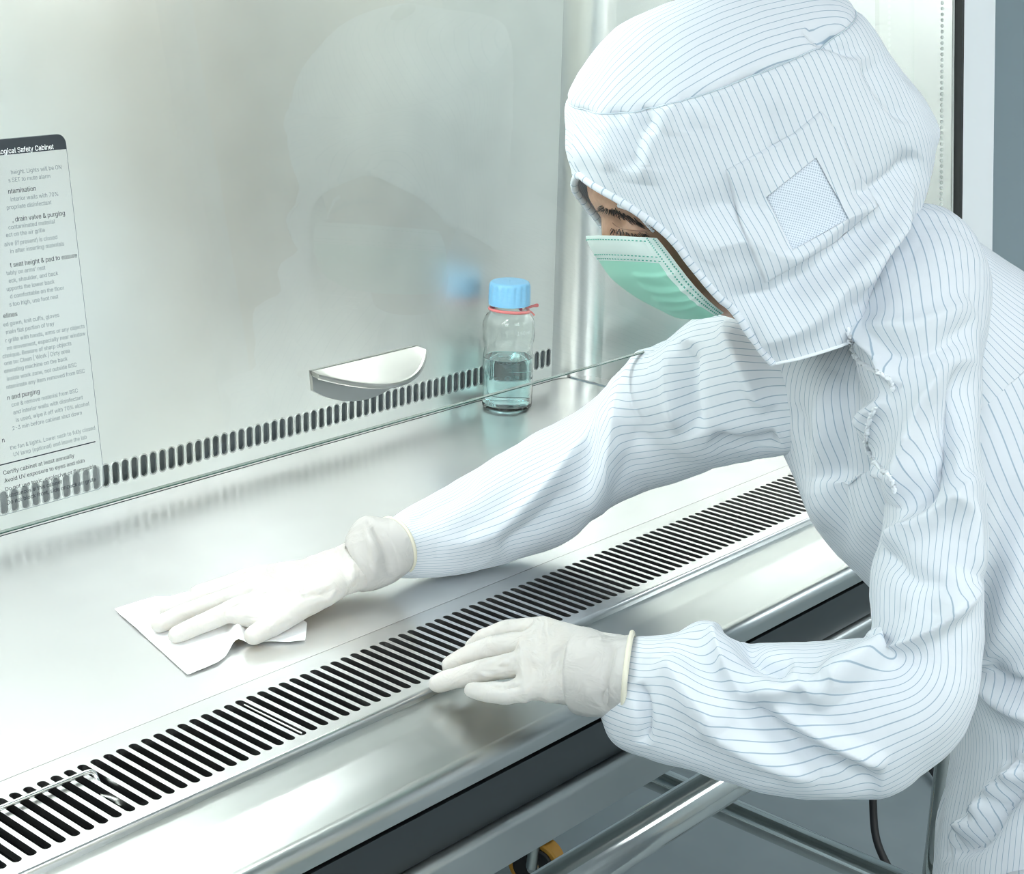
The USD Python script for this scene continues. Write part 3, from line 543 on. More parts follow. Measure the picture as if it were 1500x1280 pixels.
rl = [([(945, 505), (928, 560), (900, 640), (874, 720), (858, 756)], .008, 14, 30), ([(935, 620), (912, 690), (885, 750)], -.004, 20, 18), ([(918, 540), (880, 610), (835, 665), (770, 740), (715, 785), (640, 800)], .006, 16, 18), 
      ([(830, 712), (795, 755), (730, 800)], -.006, 16, 16), ([(986, 500), (983, 560), (995, 635)], .007, 10, 12), ([(1002, 500), (1000, 570), (1012, 640)], -.012, 14, 18), ([(1040, 640), (1085, 655), (1140, 640)], -.008, 14, 12), ([(700, 700), (640, 740), (600, 760)], -.004, 14, 14), ([(1060, 470), (1090, 540), (1130, 600)], .008, 14, 14)]
put_loft('sleeve', g, person, PO, around(g), rl, [(.005, 11, 17, (1, 1, 1)), (.002, 30, 18, (1, 1, 1))])
def ruffle(name, path, m, r=.0016, off=.002, wob=3.0, n=140):
    c_ = interp(path, n); c_ = c_ + np.stack([np.sin(np.arange(n) * 1.3), np.cos(np.arange(n) * 1.7)], -1) * wob * .5
    q_ = hit(m, c_, off); rr_ = r * (1 + .35 * np.sin(np.arange(n) * 2.1)); obj(name, tube(q_, rr_, 7), HEM, person, smooth=True, origin=PO, label='bulky overlocked seam')
front_ = cat([tors, lsl])
ruffle('shoulder_seam', [(1240, 462), (1252, 520), (1275, 540), (1302, 556), (1308, 572)], lsl)
ruffle('shoulder_seam', [(1282, 596), (1272, 622), (1268, 650), (1282, 678), (1304, 700), (1310, 722)], front_)
# legs and overshoes (below the picture)
for k, sgn in enumerate((-1, 1)):
    o_ = np.array((.75, .66, 0)) * .085 * sgn
    c = [np.array((-.512, -1.04, .76)) + o_ * .7, np.array((-.51, -1.045, .66)) + o_, np.array((-.49, -1.04, .46)) + o_ * 1.1, np.array((-.48, -1.06, .25)) + o_ * 1.2, np.array((-.48, -1.08, .10)) + o_ * 1.2]
    lg = tube(interp(c, 40), interp([.088, .094, .075, .062, .055], 40), 40); vv = wrinkle(lg.vertices, lg.faces, .006, 12, 30 + k)
    nn = len(vv); uv = np.stack([np.r_[np.tile(np.arange(40) * .0068, 40), [0, 0]], np.zeros(nn)], -1)
    obj('coverall_leg', (vv, lg.faces), CLOTH, person, smooth=True, uv=uv, origin=PO)
    ft = c[-1] * (1, 1, 0); dr = np.array((-.80, .60, 0))
    pts = [ft + dr * a + np.array((.6, .8, 0)) * b + (0, 0, z_) for a, b, z_ in ((-.07, -.04, .004), (-.07, .04, .004), (.19, -.045, .004), (.19, .045, .004), (.22, 0, .004), (-.06, -.035, .12), (-.06, .035, .12), (.05, -.04, .11), (.05, .04, .11), (.17, -.035, .06), (.17, .035, .06), (.205, 0, .045))]
    sh = trimesh.convex.convex_hull(np.array(pts)).subdivide().subdivide(); trimesh.smoothing.filter_taubin(sh, iterations=8)
    sh.vertices[:, 2] += .004 - sh.vertices[:, 2].min()
    obj('overshoe', sh, HEM, person, smooth=True, origin=PO)

# ---------------------------------------------------------------- head frame
SD = -FW + 0.16 * (0.80 * RT + 0.58 * UP) - 0.24 * (-0.52 * RT + 0.85 * UP); SD /= np.linalg.norm(SD)       # towards the person's left, which faces us
HC = P(1075, 240, 1.44)
def PH(px, py, off=0.0):                  # picture position on the head's plane of symmetry (moved sideways by off)
    r = ray(px, py); return CAM + r * (((HC + SD * off - CAM) @ SD) / (r @ SD))
HU = -0.52 * RT + 0.85 * UP
# head and neck: one continuous skin surface
hd = [((985, 60), (1130, 40), .012), ((905, 100), (1215, 70), .052), ((872, 165), (1275, 140), .070), ((862, 225), (1300, 195), .076), ((866, 282), (1300, 240), .077), ((876, 304), (1290, 262), .075), ((886, 322), (1282, 280), .072), ((886, 340), (1272, 298), .068),
      ((896, 365), (1262, 316), .062), ((924, 396), (1240, 345), .056), ((960, 428), (1215, 380), .050), ((1012, 450), (1205, 408), .045), ((1080, 468), (1232, 418), .042), ((1120, 492), (1270, 430), .042), ((1150, 515), (1290, 450), .042)]
nr, nc = 110, 96
F = np.array([PH(*q) for q in interp([h[0] for h in hd], nr)]); B = np.array([PH(*q) for q in interp([h[1] for h in hd], nr)]); bw = interp([h[2] for h in hd], nr)
q = np.linspace(0, 2 * np.pi, nc, endpoint=False); c = (F + B) / 2
pw_ = lambda x, p: np.sign(x) * np.abs(x) ** p
hv = (c[:, None] + (F - B)[:, None] / 2 * pw_(np.cos(q), .82)[None, :, None] + SD * (bw[:, None] * pw_(np.sin(q), .9)[None])[..., None])
v, f = loft_mesh(hv); hn = normals(v, f)
def dab(px, py, r, amp, asp=1.0, ang=0.0): # soften or swell the side of the face that we see
    p, _ = px_of(v); d = p - (px, py); ca, sa = math.cos(ang), math.sin(ang); x = (d[:, 0] * ca + d[:, 1] * sa) / (r * asp); y = (-d[:, 0] * sa + d[:, 1] * ca) / r
    near = np.clip(((v - HC) @ SD) * 60 + .3, 0, 1); return hn * (amp * np.exp(-(x ** 2 + y ** 2)) * near)[:, None]
v = v + dab(905, 334, 10, -.006, 1.6, .3) + dab(930, 338, 11, .0065, 1.9, .22) + dab(902, 312, 7, .003, 2.6, .45) + dab(893, 345, 8, -.004) + dab(970, 360, 12, .003, 1.5, .5)
body = trimesh.Trimesh(v, f, process=False)
obj('head', body, SKIN, person, smooth=True, origin=PO, label='tan face, eyes lowered, between hood and mask')
rng = random.Random(4)
def hairs(name, base, tip, r0, n, out_=.0022):
    ms = []
    for k in range(n):
        t_ = rng.random(); a = interp(base, 50)[int(t_ * 49)] + np.array((rng.gauss(0, 1.4), rng.gauss(0, 1.6))); b = a + interp(tip, 50)[int(t_ * 49)] * rng.uniform(.6, 1.15)
        p0 = hit(body, [a], .0004)[0]; m_ = hit(body, [(a + b) / 2], .0014)[0]; p1 = hit(body, [b], out_)[0]
        ms.append(tube([p0, m_, p1], [r0, r0 * .8, r0 * .25], 4))
    tag(obj(name, cat(ms), HAIR, person, smooth=True, origin=PO), kind='stuff')
hairs('eyebrow', [(880, 304), (900, 309), (920, 318), (938, 330)], [(-9, 3), (2, 9), (7, 8), (8, 6)], .00036, 130)
hairs('eyelashes', [(897, 336), (912, 340), (930, 343), (946, 343)], [(-4, 7), (0, 8), (4, 7), (7, 4)], .00030, 60, .008)
crease = tube(hit(body, interp([(897, 326), (906, 333), (922, 337), (938, 338), (952, 338)], 24), .0002), .0003, 6)
obj('eyelid_crease', crease, plain('skin_fold', (0.25, 0.14, 0.10), 0.6), person, smooth=True, origin=PO)

# ---------------------------------------------------------------- mask
mk = [((867, 345), (962, 349), .060), ((873, 360), (976, 366), .064), ((887, 381), (992, 387), .066), ((904, 406), (1010, 410), .066), ((943, 437), (1030, 432), .063), ((974, 454), (1046, 447), .058), ((1000, 467), (1060, 458), .052)]
nr, nc = 90, 60
F = np.array([PH(*q) for q in interp([m_[0] for m_ in mk], nr)]); E = np.array([PH(*q, b) for q, b in zip(interp([m_[1] for m_ in mk], nr), interp([m_[2] for m_ in mk], nr))]); b_ = interp([m_[2] for m_ in mk], nr)
Cc = E - SD * b_[:, None]; ph = np.linspace(np.pi / 2, -np.pi / 2, nc)
mg = Cc[:, None] + (F - Cc)[:, None] * pw_(np.cos(ph), .75)[None, :, None] + SD * (b_[:, None] * pw_(np.sin(ph), .95)[None])[..., None]
v = mg.reshape(-1, 3); f = grid_faces(nr, nc, False)
if (normals(v, f) @ SD)[nc // 4::nc].mean() < 0: f = f[:, ::-1]
v = folds(v, f, [([(935, 413), (970, 425), (1010, 420)], .0017, 9, 3), ([(925, 400), (960, 404), (995, 396)], .0014, 10, 3), ([(955, 435), (990, 438), (1020, 432)], .0017, 9, 3), ([(972, 452), (1000, 450), (1030, 440)], .0014, 8, 3)])
def shell(v, f, t):                       # give a sheet its thickness
    n = normals(v, f); w = v - n * t; N = len(v); e = np.sort(np.vstack([f[:, [0, 1]], f[:, [1, 2]], f[:, [2, 0]]]), axis=1)
    d = np.vstack([f[:, [0, 1]], f[:, [1, 2]], f[:, [2, 0]]]); key, cnt = np.unique(e, axis=0, return_counts=True); edge = {tuple(k) for k in key[cnt == 1]}
    bd = np.array([x for x in d if tuple(sorted(x)) in edge]); side_ = np.vstack([np.c_[bd[:, 1], bd[:, 0], bd[:, 0] + N], np.c_[bd[:, 1], bd[:, 0] + N, bd[:, 1] + N]])
    return np.vstack([v, w]), np.vstack([f, f[:, ::-1] + N, side_])
vc = np.repeat(np.linspace(0, 1, nr), nc); uc = np.tile(np.linspace(0, 1, nc), nr)
isb = ((vc[f] .mean(1) < .335))
def sub(v, f, keep, uv):
    ids = np.unique(f[keep]); mp = -np.ones(len(v), int); mp[ids] = np.arange(len(ids)); return v[ids], mp[f[keep]], uv[ids]
uv = np.stack([uc, vc], -1)
gm = lambda n_, c_: mat(n_, {'g': ('geometry', {}), 'n': ('noise_texture', {'scale': 700.0}), 'b': ('bump', {'strength': 0.15, 'distance': 0.0006}), 'p': ('principled_bsdf', {'base_color': c_, 'roughness': 0.75, 'sheen_weight': 0.1}), 't': ('translucent_bsdf', {'color': c_}), 'x': ('mix_closure', {'fac': 0.22})},
    [('g.position', 'n.vector'), ('n.fac', 'b.height'), ('b.normal', 'p.normal'), ('p.BSDF', 'x.closure1'), ('t.BSDF', 'x.closure2')], surface='x.closure')
GREEN = gm('mask_green', (0.36, 0.74, 0.60)); MWHITE = gm('mask_white', (0.74, 0.86, 0.83)); STITCH = plain('stitch_green', (0.10, 0.40, 0.32), 0.7)
maskx = UsdGeom.Xform.Define(stage, numbered(str(person.GetPath()) + '/face_mask')); maskx.GetPrim().SetCustomDataByKey('label', 'pleated pale green surgical mask with white top band')
for nm, kp, mt in (('mask_panel', ~isb, GREEN), ('nose_band', isb, MWHITE)):
    a, b, c2 = sub(v, f, kp, uv); a, b = shell(a, b, .0006); obj(nm, (a, b), mt, maskx, smooth=60, origin=PO)
mm_ = trimesh.Trimesh(v, f, process=False); G = v.reshape(nr, nc, 3); Nn = normals(v, f).reshape(nr, nc, 3)
sb = [(i, j) for i in range(int(.02 * nr), nr) for j in range(0, 5)]
ids = np.array([[i * nc + j for j in range(6)] for i in range(nr)]); sv = (v + normals(v, f) * .0005)[ids.ravel()]; sf = grid_faces(nr, 6, False)
if (normals(sv, sf) * normals(v, f)[ids.ravel()]).sum() < 0: sf = sf[:, ::-1]
a, b = shell(sv, sf, .0006); obj('side_band', (a, b), MWHITE, maskx, smooth=60, origin=PO)
def dash(path, w, off):                   # little flat dashes along a row of points
    out = []
    for k in range(0, len(path) - 1, 2):
        a, b, n_ = path[k][0], path[k + 1][0], path[k][1]; t = b - a; L = np.linalg.norm(t)
        if L < 1e-6: continue
        s_ = np.cross(n_, t / L) * w; q_ = np.array([a - s_, a + s_, b + s_, b - s_]) + n_ * off; out.append(trimesh.Trimesh(np.vstack([q_, q_ - n_ * .0003]), [[0, 1, 2], [0, 2, 3], [4, 6, 5], [4, 7, 6], [0, 4, 5], [0, 5, 1], [1, 5, 6], [1, 6, 2], [2, 6, 7], [2, 7, 3], [3, 7, 4], [3, 4, 0]], process=False))
    return out
ds = []
for r_ in (.07, .27, .315):
    i = int(r_ * nr); jj = np.linspace(4, nc - 1, 74); ds += dash([(np.array([np.interp(j, np.arange(nc), G[i, :, k]) for k in range(3)]), Nn[i, int(j)]) for j in jj], .00045, .0006)
for j in (1, 3):
    ii = np.linspace(2, nr - 2, 76); ds += dash([(np.array([np.interp(i, np.arange(nr), G[:, j, k]) for k in range(3)]), Nn[int(i), j]) for i in ii], .0006, .0012)
tag(obj('stitching', cat(ds), STITCH, maskx, origin=PO), kind='stuff')

# ---------------------------------------------------------------- hood
hr = [((985, 2), (1090, -30), None, .010), ((908, 44), (1150, -28), None, .060), ((872, 104), (1190, -22), None, .090), ((849, 160), (1222, 4), None, .103), ((844, 190), (1275, 78), None, .107), ((838, 222), (1338, 155), None, .108), ((846, 256), (1357, 200), None, .108),
      ((858, 292), (1350, 228), (901, 297), .107), ((872, 325), (1342, 256), (946, 337), .106), ((892, 360), (1336, 282), (985, 366), .105), ((915, 400), (1325, 312), (1015, 402), .104), ((945, 440), (1305, 345), (1048, 442), .104), ((985, 480), (1280, 385), (1085, 490), .104), ((1018, 515), (1262, 425), (1112, 522), .103), ((1040, 536), (1246, 470), (1134, 552), .100)]
nr, nc = 150, 150
F = np.array([PH(*q) for q in interp([h[0] for h in hr], nr)]); B = np.array([PH(*q) for q in interp([h[1] for h in hr], nr)]); bw = interp([h[3] for h in hr], nr); C_ = (F + B) / 2
lev = np.linspace(0, len(hr) - 1, nr); it = 6.0; seam_l = 3.0
el = interp([h[2] for h in hr if h[2]], 200); elv = np.linspace(7, len(hr) - 1, 200)
def hp(i, th): return C_[i] + (F[i] - B[i]) / 2 * pw_(np.cos(th), .9)[..., None] + (SD - HU * (.25 * math.exp(-((lev[i] - 3.0) / 1.7) ** 2))) * (bw[i] * pw_(np.sin(th), .85))[..., None]
th0 = np.zeros(nr)
tt = np.linspace(0, np.pi * .6, 240)
for i in range(nr):
    if lev[i] > it:
        tgt = np.array([np.interp(max(lev[i], 7), elv, el[:, k]) for k in range(2)]); pp, _ = px_of(hp(i, tt)); th0[i] = tt[np.linalg.norm((pp - tgt) * (1, .3), axis=1).argmin()] * min(1, (lev[i] - it))
from scipy.ndimage import gaussian_filter1d
th0 = np.where(lev > it, gaussian_filter1d(th0, 2), 0)
far = 2 * np.pi - np.minimum(th0 + 1.3 * np.clip((lev - 8.5) / 4, 0, 1), 2.4)
hg = np.array([hp(i, np.linspace(th0[i], far[i], nc)) for i in range(nr)])
v = hg.reshape(-1, 3); f = grid_faces(nr, nc, False)
if (normals(v, f) * (v - np.repeat(C_, nc, 0))).sum() < 0: f = f[:, ::-1]
hfold = [([(905, 175), (890, 215), (900, 250)], .004, 12, 12), ([(955, 165), (930, 205), (925, 250)], -.006, 14, 12), ([(1000, 150), (960, 210), (945, 270)], .006, 20, 16), ([(1090, 110), (1130, 200), (1160, 260)], -.005, 22, 22), ([(1000, 330), (1060, 300), (1130, 310)], -.007, 26, 30),
         ([(1030, 380), (1090, 350), (1160, 380), (1250, 340)], .006, 24, 26), ([(1060, 440), (1130, 430), (1210, 370), (1290, 320)], -.010, 26, 20), ([(1110, 500), (1180, 470), (1245, 400), (1320, 300)], .010, 20, 20), ([(1240, 440), (1290, 350), (1335, 268)], .008, 12, 12), ([(1270, 85), (1292, 130), (1330, 178)], -.007, 10, 16),
         ([(1250, 290), (1300, 265), (1345, 225)], -.008, 12, 14), ([(1150, 395), (1230, 330), (1280, 290)], .006, 14, 14), ([(1180, 42), (1215, 60), (1265, 80)], -.007, 8, 10)]
for k in range(9):
    x0 = 850 + k * 24; hfold.append(([(x0, 160 - (k > 5) * (k - 5) * 6), (x0 + 4 + k, 178 - (k > 5) * (k - 5) * 6), (x0 + 10 + k, 200 - (k > 5) * (k - 5) * 6)], .0022 if k % 2 else -.0022, 7, 7))
v = wrinkle(v, f, .005, 11, 41); v = wrinkle(v, f, .0018, 34, 42)
v = folds(v, f, hfold)
gl = v.reshape(nr, nc, 3); iseam = int(round(seam_l / (len(hr) - 1) * (nr - 1)))
n_ = normals(v, f).reshape(nr, nc, 3)
for i in range(nr): gl[i] -= n_[i] * (.0028 * math.exp(-((i - iseam) / 1.3) ** 2))
v = gl.reshape(-1, 3); hoodx = UsdGeom.Xform.Define(stage, numbered(str(person.GetPath()) + '/hood'))
ir = np.repeat(np.arange(nr), nc); sf_ = (v - HC) @ SD
girth = np.concatenate([[0], np.cumsum(np.linalg.norm(np.diff(gl[iseam + 12], axis=0), axis=1))])
sdir = RT * .90 + UP * .44; near_h = (np.arange(nc) < nc // 2); ring_ = gl[iseam + 10]
def stripe_u(half, pts_):
    q_ = (ring_[half] - HC) @ sdir; g_ = girth[half] * (1 if half[0] else -1); o_ = np.argsort(q_); q_, g_ = gaussian_filter1d(q_[o_], 3), gaussian_filter1d(np.sort(g_), 3); keep = np.r_[True, np.diff(np.maximum.accumulate(q_)) > 1e-6]; q_, g_ = q_[keep], g_[keep]
    x = (pts_ - HC) @ sdir; sl0 = .55 * (g_[12] - g_[0]) / (q_[12] - q_[0]); sl1 = .55 * (g_[-1] - g_[-12]) / (q_[-1] - q_[-12])
    return np.where(x < q_[0], g_[0] + (x - q_[0]) * sl0, np.where(x > q_[-1], g_[-1] + (x - q_[-1]) * sl1, np.interp(x, q_, g_)))
uside = np.where(np.tile(near_h, nr), stripe_u(near_h, v), stripe_u(~near_h, v)); ucrown = (v - HC) @ (SD * .55 + (-UP * .93 + RT * .36) * .72) + .3
top = ir[f].max(1) <= iseam
for nm, kp, uu in (('hood_crown', top, ucrown), ('hood_side', ~top, uside)):
    a, b, c2 = sub(v, f, kp, np.stack([uu, uu * 0], -1)); N = len(a); a2, b2 = shell(a, b, .0014); obj(nm, (a2, b2), CLOTH, hoodx, smooth=True, uv=np.vstack([c2, c2]), origin=PO)
hoodm = trimesh.Trimesh(v, f, process=False)
obj('crown_seam', tube(gl[iseam] + n_[iseam] * .0004, .0007, 6), plain('seam_thread', (0.55, 0.63, 0.70), 0.7), hoodx, smooth=True, origin=PO)
# bound edge of the face opening and of the cape
i0 = int(np.argmax(lev > it + .05)); edge = np.vstack([gl[i0:, 0][::-1], gl[i0 - 1][None, nc // 2 * 0], gl[i0:, -1]])
ru = interp([(905, 301), (914, 304), (926, 309), (938, 318), (947, 328), (958, 340)], 120); rv = hit(body, ru + np.stack([np.sin(np.arange(120) * 1.15) * 1.5, np.cos(np.arange(120) * 1.15) * 1.8], -1), .0030)
obj('elastic_frill', tube(rv, .0008, 6), HEM, hoodx, smooth=True, origin=PO)
obj('face_binding', tube(interp(edge, 160), .0034, 10), CLOTH, hoodx, smooth=True, uv=np.stack([np.r_[np.repeat(np.arange(160) * .0026, 10), [0, 0]], np.zeros(1602)], -1), origin=PO, label='white bound edge of the face opening')
obj('cape_hem', tube(gl[-1], .0015, 8), HEM, hoodx, smooth=True, origin=PO)
def patch(m, quad, nu, nv, off, t=.0006):  # a piece sewn on: bilinear quad of picture positions laid on the cloth
    a, b, c3, d = map(np.array, quad); U_, V_ = np.meshgrid(np.linspace(0, 1, nu), np.linspace(0, 1, nv), indexing='ij')
    pts = [(1 - x) * (1 - y) * a + x * (1 - y) * b + x * y * c3 + (1 - x) * y * d for x, y in zip(U_.ravel(), V_.ravel())]
    q_ = hit(m, pts, off); ff = grid_faces(nu, nv, False)
    if (normals(q_, ff) @ FW).mean() > 0: ff = ff[:, ::-1]
    return q_, ff, np.array(pts)
net = mat('vent_mesh', {'uv': ('uvmap', {'attribute': 'st'}), 'mp': ('mapping', {'scale': (1, 1, 1)}), 'v': ('voronoi_texture', {'scale': 1.0, 'randomness': 0.0, 'feature': 'f1'}), 'r': ('rgb_ramp', {'ramp': [(0.20, (0.42, 0.50, 0.60)), (0.42, (0.72, 0.78, 0.86))]}), 'p': ('principled_bsdf', {'roughness': 0.7})},
    [('uv.UV', 'mp.vector'), ('mp.vector', 'v.vector'), ('v.distance', 'r.fac'), ('r.color', 'p.base_color')])
hoodside = hoodm
a, b, pp = patch(hoodside, [(1122, 289), (1196, 231), (1243, 320), (1161, 366)], 22, 22, .0024)
U_, V_ = np.meshgrid(np.linspace(0, 26, 22), np.linspace(0, 26, 22), indexing='ij'); ang = math.radians(45)
uvn = np.stack([U_.ravel() * math.cos(ang) - V_.ravel() * math.sin(ang), U_.ravel() * math.sin(ang) + V_.ravel() * math.cos(ang)], -1)
s1, s2 = shell(a, b, .0008); obj('vent_panel', (s1, s2), net, hoodx, smooth=True, uv=np.vstack([uvn, uvn]), origin=PO, label='pale blue mesh vent over the ear')
# facing sewn round the vent
ring_o = [(1062, 250), (1165, 194), (1206, 160), (1236, 196), (1262, 250), (1290, 300), (1225, 356), (1165, 392), (1120, 420), (1085, 330)]
ring_i = [(1122, 289), (1166, 254), (1196, 231), (1212, 262), (1228, 290), (1243, 320), (1205, 342), (1161, 366), (1148, 340), (1136, 316)]
ro_ = interp(ring_o + ring_o[:1], 80)[:-1]; ri_ = interp(ring_i + ring_i[:1], 80)[:-1]
ro_ = np.array([np.array(ring_o + ring_o[:1])[int(k)] * (1 - (k % 1)) + np.array(ring_o + ring_o[:1])[int(k) + 1] * (k % 1) for k in np.arange(80) / 8]); ri_ = np.array([np.array(ring_i + ring_i[:1])[int(k)] * (1 - (k % 1)) + np.array(ring_i + ring_i[:1])[int(k) + 1] * (k % 1) for k in np.arange(80) / 8])
ms = np.array([ri_ * (1 - w) + ro_ * w for w in np.linspace(0, 1, 16)]); q_ = hit(hoodside, ms.reshape(-1, 2), .0042); q_ = q_.reshape(16, 80, 3); q_[-1] += (HC - q_[-1]) * .034
ff = grid_faces(16, 80); fv = q_.reshape(-1, 3)
if (normals(fv, ff) @ FW).mean() > 0: ff = ff[:, ::-1]
uq = stripe_u(near_h, fv)
s1, s2 = shell(fv, ff, .0006); obj('vent_facing', (s1, s2), CLOTH, hoodx, smooth=True, uv=np.vstack([np.stack([uq, uq * 0], -1)] * 2), origin=PO)
# ---------------------------------------------------------------- gloved hands
def hull_chain(pts, rad):
    out = []
    for a, b, ra, rb in zip(pts[:-1], pts[1:], rad[:-1], rad[1:]):
        s1 = m3.Manifold.sphere(ra, 20).translate(list(map(float, a))); s2 = m3.Manifold.sphere(rb, 20).translate(list(map(float, b)))
        out.append(m3.Manifold.batch_hull([s1, s2]))
    return out
def sph(p, r): return m3.Manifold.sphere(float(r), 20).translate(list(map(float, p)))
def glove_mesh(fingers, palm, seed, lst):
    parts = []
    for pts, rad in fingers: parts += hull_chain(pts, rad)
    for blk in palm: parts.append(m3.Manifold.batch_hull([sph(p, r) for p, r in blk]))
    m = m3.Manifold.batch_boolean(parts, m3.OpType.Add).refine_to_length(.0034).to_mesh()
    t = trimesh.Trimesh(m.vert_properties[:, :3], m.tri_verts); t.merge_vertices(digits_vertex=6)
    trimesh.smoothing.filter_taubin(t, lamb=.5, nu=.52, iterations=30)
    v = np.array(t.vertices); f = np.array(t.faces)
    v = wrinkle(v, f, .0014, 70, seed); v = folds(v, f, lst); t.vertices = v
    trimesh.smoothing.filter_taubin(t, lamb=.5, nu=.52, iterations=5)
    return np.array(t.vertices), f
def cuff(rings, nr=40, nc=72, seed=0, lst=(), amp=.0016):
    g, _ = arm_loft(rings, nr, nc, 2.0); v, f = loft_mesh(g); v = wrinkle(v, f, amp, 45, seed); v = folds(v, f, lst)
    return v, f, v.reshape(nr, nc, 3)
zt = Z0
# right hand, flat on the wipe
def Q(px, py, h): return PZ(px, py, Z0 + h)
idx = [Q(258, 929, .0105), Q(287, 917, .0125), Q(330, 899, .0175), Q(388, 875, .0225)]
mid = [Q(234, 914, .0105), Q(266, 900, .0135), Q(312, 884, .0190), Q(374, 864, .0245)]
rin = [Q(246, 894, .0105), Q(282, 880, .0135), Q(322, 868, .0190), Q(370, 852, .0240)]
lit = [Q(288, 868, .0100), Q(306, 863, .0125), Q(330, 857, .0170), Q(366, 845, .0215)]
thb = [Q(372, 930, .0115), Q(403, 913, .0140), Q(446, 886, .0200), Q(492, 856, .0270)]
wrist = Q(535, 812, .036)
fr = [(.0078, .0086, .0093, .0105)] * 5
R1 = [.0083, .0094, .0103, .0116]
fingers = [(idx, R1), (mid, R1), (rin, R1), (lit, [.0074, .0082, .0090, .0105]), (thb, [.0098, .0112, .0128, .0155])]
palm = [[(idx[3], .0112), (mid[3], .0112), (Q(474, 856, .026), .0150), (Q(452, 838, .024), .0140)], [(mid[3], .0112), (rin[3], .0112), (lit[3], .0100), (Q(452, 838, .024), .0140), (Q(474, 856, .026), .0150)],
        [(Q(474, 856, .026), .0150), (Q(452, 838, .024), .0140), (Q(522, 818, .031), .0190), (Q(545, 832, .033), .0185)], [(thb[3], .0135), (Q(474, 856, .026), .0150), (Q(545, 832, .033), .0185)], [(idx[3], .0105), (thb[2], .0105), (thb[3], .0140)], [(idx[3], .0100), (idx[2], .0080), (thb[2], .0100), (thb[1], .0090)],
        [(Q(522, 818, .031), .0190), (Q(545, 832, .033), .0185), (Q(570, 795, .040), .0200), (Q(578, 815, .040), .0190)]]
wl_ = [([(375, 846), (402, 857), (415, 872), (417, 885)], .0030, 3, 7), ([(442, 870), (460, 866), (485, 872)], -.004, 6, 5), ([(500, 800), (515, 830), (510, 860)], .003, 5, 7), ([(330, 870), (345, 880), (338, 895)], .0014, 3, 3), ([(345, 866), (352, 874), (350, 888)], .0012, 3, 3),
       ([(395, 915), (408, 925)], .0018, 3, 3), ([(405, 905), (420, 918)], .0018, 3, 3), ([(415, 897), (432, 912)], .0018, 3, 4), ([(300, 925), (303, 910)], .0012, 3, 3), ([(350, 885), (365, 893), (368, 905)], .0012, 4, 4), ([(425, 840), (445, 832), (460, 812)], .002, 5, 5)]
gx_ = UsdGeom.Xform.Define(stage, numbered(str(person.GetPath()) + '/glove')); gx_.GetPrim().SetCustomDataByKey('label', 'right latex glove, fingers spread on the wipe')
v, f = glove_mesh(fingers, palm, 51, wl_)
obj('hand_of_glove', (v, f), LATEX, gx_, smooth=True, origin=PO)
rg = [((506, 800), (524, 862), 1.674, .0165), ((508, 788), (532, 866), 1.675, .0235), ((520, 766), (556, 861), 1.680, .031), ((534, 757), (577, 853), 1.688, .034), ((556, 759), (592, 842), 1.694, .037), ((562, 760), (595, 838), 1.696, .037)]
v, f, g = cuff(rg, seed=53, lst=[([(530, 765), (545, 800), (548, 850)], .004, 6, 8), ([(545, 770), (565, 810), (570, 845)], -.003, 6, 6)])
a, b = shell(v, f, .0008); obj('glove_cuff', (a, b), LATEX, gx_, smooth=True, origin=PO)
obj('cuff_bead', tube(np.vstack([g[-1], g[-1][:2]]), .0020, 10), LATEX2, gx_, smooth=True, origin=PO)
# left hand, resting on the front of the grille and the sill
lit = [P(692, 1011, 1.4570), P(714, 1014, 1.4500), P(740, 1016, 1.4440), P(782, 1004, 1.4440)]
rin = [P(642, 1000, 1.4900), P(672, 992, 1.4800), P(708, 982, 1.4690), P(770, 970, 1.4570)]
mid = [P(660, 975, 1.5070), P(684, 962, 1.4990), P(716, 950, 1.4870), P(778, 942, 1.4720)]
idx = [P(694, 948, 1.5250), P(710, 936, 1.5160), P(742, 925, 1.5030), P(796, 922, 1.4850)]
thb = [P(735, 940, 1.5350), P(765, 940, 1.5200), P(800, 945, 1.5000), P(840, 955, 1.4750)]
R2 = [.0088, .0099, .0107, .0120]
w0, w1_ = P(872, 962, 1.450), P(872, 1002, 1.432)
fingers = [(idx, R2), (mid, R2), (rin, R2), (lit, [.0076, .0090, .0100, .0118]), (thb, [.0090, .0105, .012, .014])]
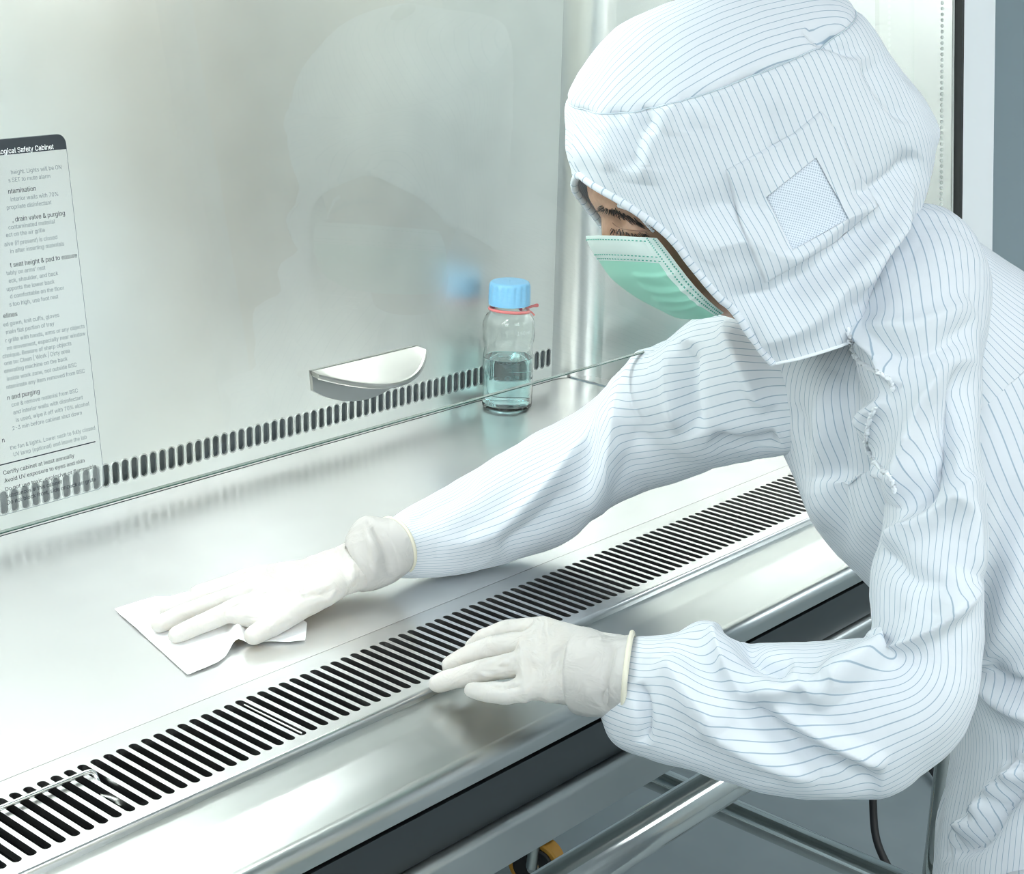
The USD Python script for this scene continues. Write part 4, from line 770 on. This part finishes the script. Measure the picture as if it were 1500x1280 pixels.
palm = [[(idx[3], .0120), (mid[3], .0120), (w0, .0225), (w1_, .0215)], [(mid[3], .0120), (rin[3], .0120), (w0, .0225), (w1_, .0215)], [(rin[3], .0120), (lit[3], .0125), (w0, .0225), (w1_, .0215)], [(thb[3], .014), (w0, .0225), (idx[3], .0115), (lit[3], .012)],
        [(w0, .0225), (w1_, .0215), (P(905, 968, 1.438), .0225), (P(905, 1002, 1.422), .0215)]]
wl_ = [([(778, 925), (786, 960), (790, 1000)], .0012, 3, 3), ([(812, 915), (826, 965), (830, 1030)], .0012, 2.5, 3), ([(700, 985), (712, 990), (716, 998)], .0014, 2.5, 3), ([(725, 978), (736, 985)], .0014, 3, 3), ([(705, 955), (716, 962)], .0012, 3, 3), ([(798, 908), (806, 960), (806, 1005), (795, 1035)], .0024, 3, 5), ([(762, 935), (768, 985), (772, 1020), (760, 1033)], .0026, 4, 4), ([(820, 912), (842, 965), (850, 1010), (858, 1040)], .0022, 3, 4), ([(868, 925), (875, 980), (868, 1040)], .0026, 3, 4), ([(835, 920), (862, 975), (866, 1040)], .0016, 3, 3), ([(738, 965), (741, 975)], .003, 4, 4),
       ([(715, 1002), (735, 1006), (760, 1006)], -.003, 3, 4), ([(888, 935), (890, 990), (886, 1045)], .002, 3, 3), ([(850, 915), (868, 960), (874, 1040)], .0012, 3, 3)]
gx_ = UsdGeom.Xform.Define(stage, numbered(str(person.GetPath()) + '/glove')); gx_.GetPrim().SetCustomDataByKey('label', 'left latex glove resting on the grille edge')
v, f = glove_mesh(fingers, palm, 61, wl_)
obj('hand_of_glove', (v, f), LATEX, gx_, smooth=True, origin=PO)
rg = [((852, 917), (850, 1046), 1.447, .034), ((858, 918), (856, 1048), 1.445, .038), ((880, 926), (876, 1049), 1.438, .039), ((902, 932), (897, 1047), 1.434, .038), ((918, 931), (910, 1045), 1.431, .039), ((926, 927), (915, 1047), 1.430, .040)]
v, f, g = cuff(rg, seed=63, lst=[([(900, 940), (890, 990), (885, 1040)], -.003, 5, 5)])
a, b = shell(v, f, .0008); obj('glove_cuff', (a, b), LATEX, gx_, smooth=True, origin=PO)
obj('cuff_bead', tube(np.vstack([g[-1], g[-1][:2]]), .0025, 10), LATEX2, gx_, smooth=True, origin=PO)
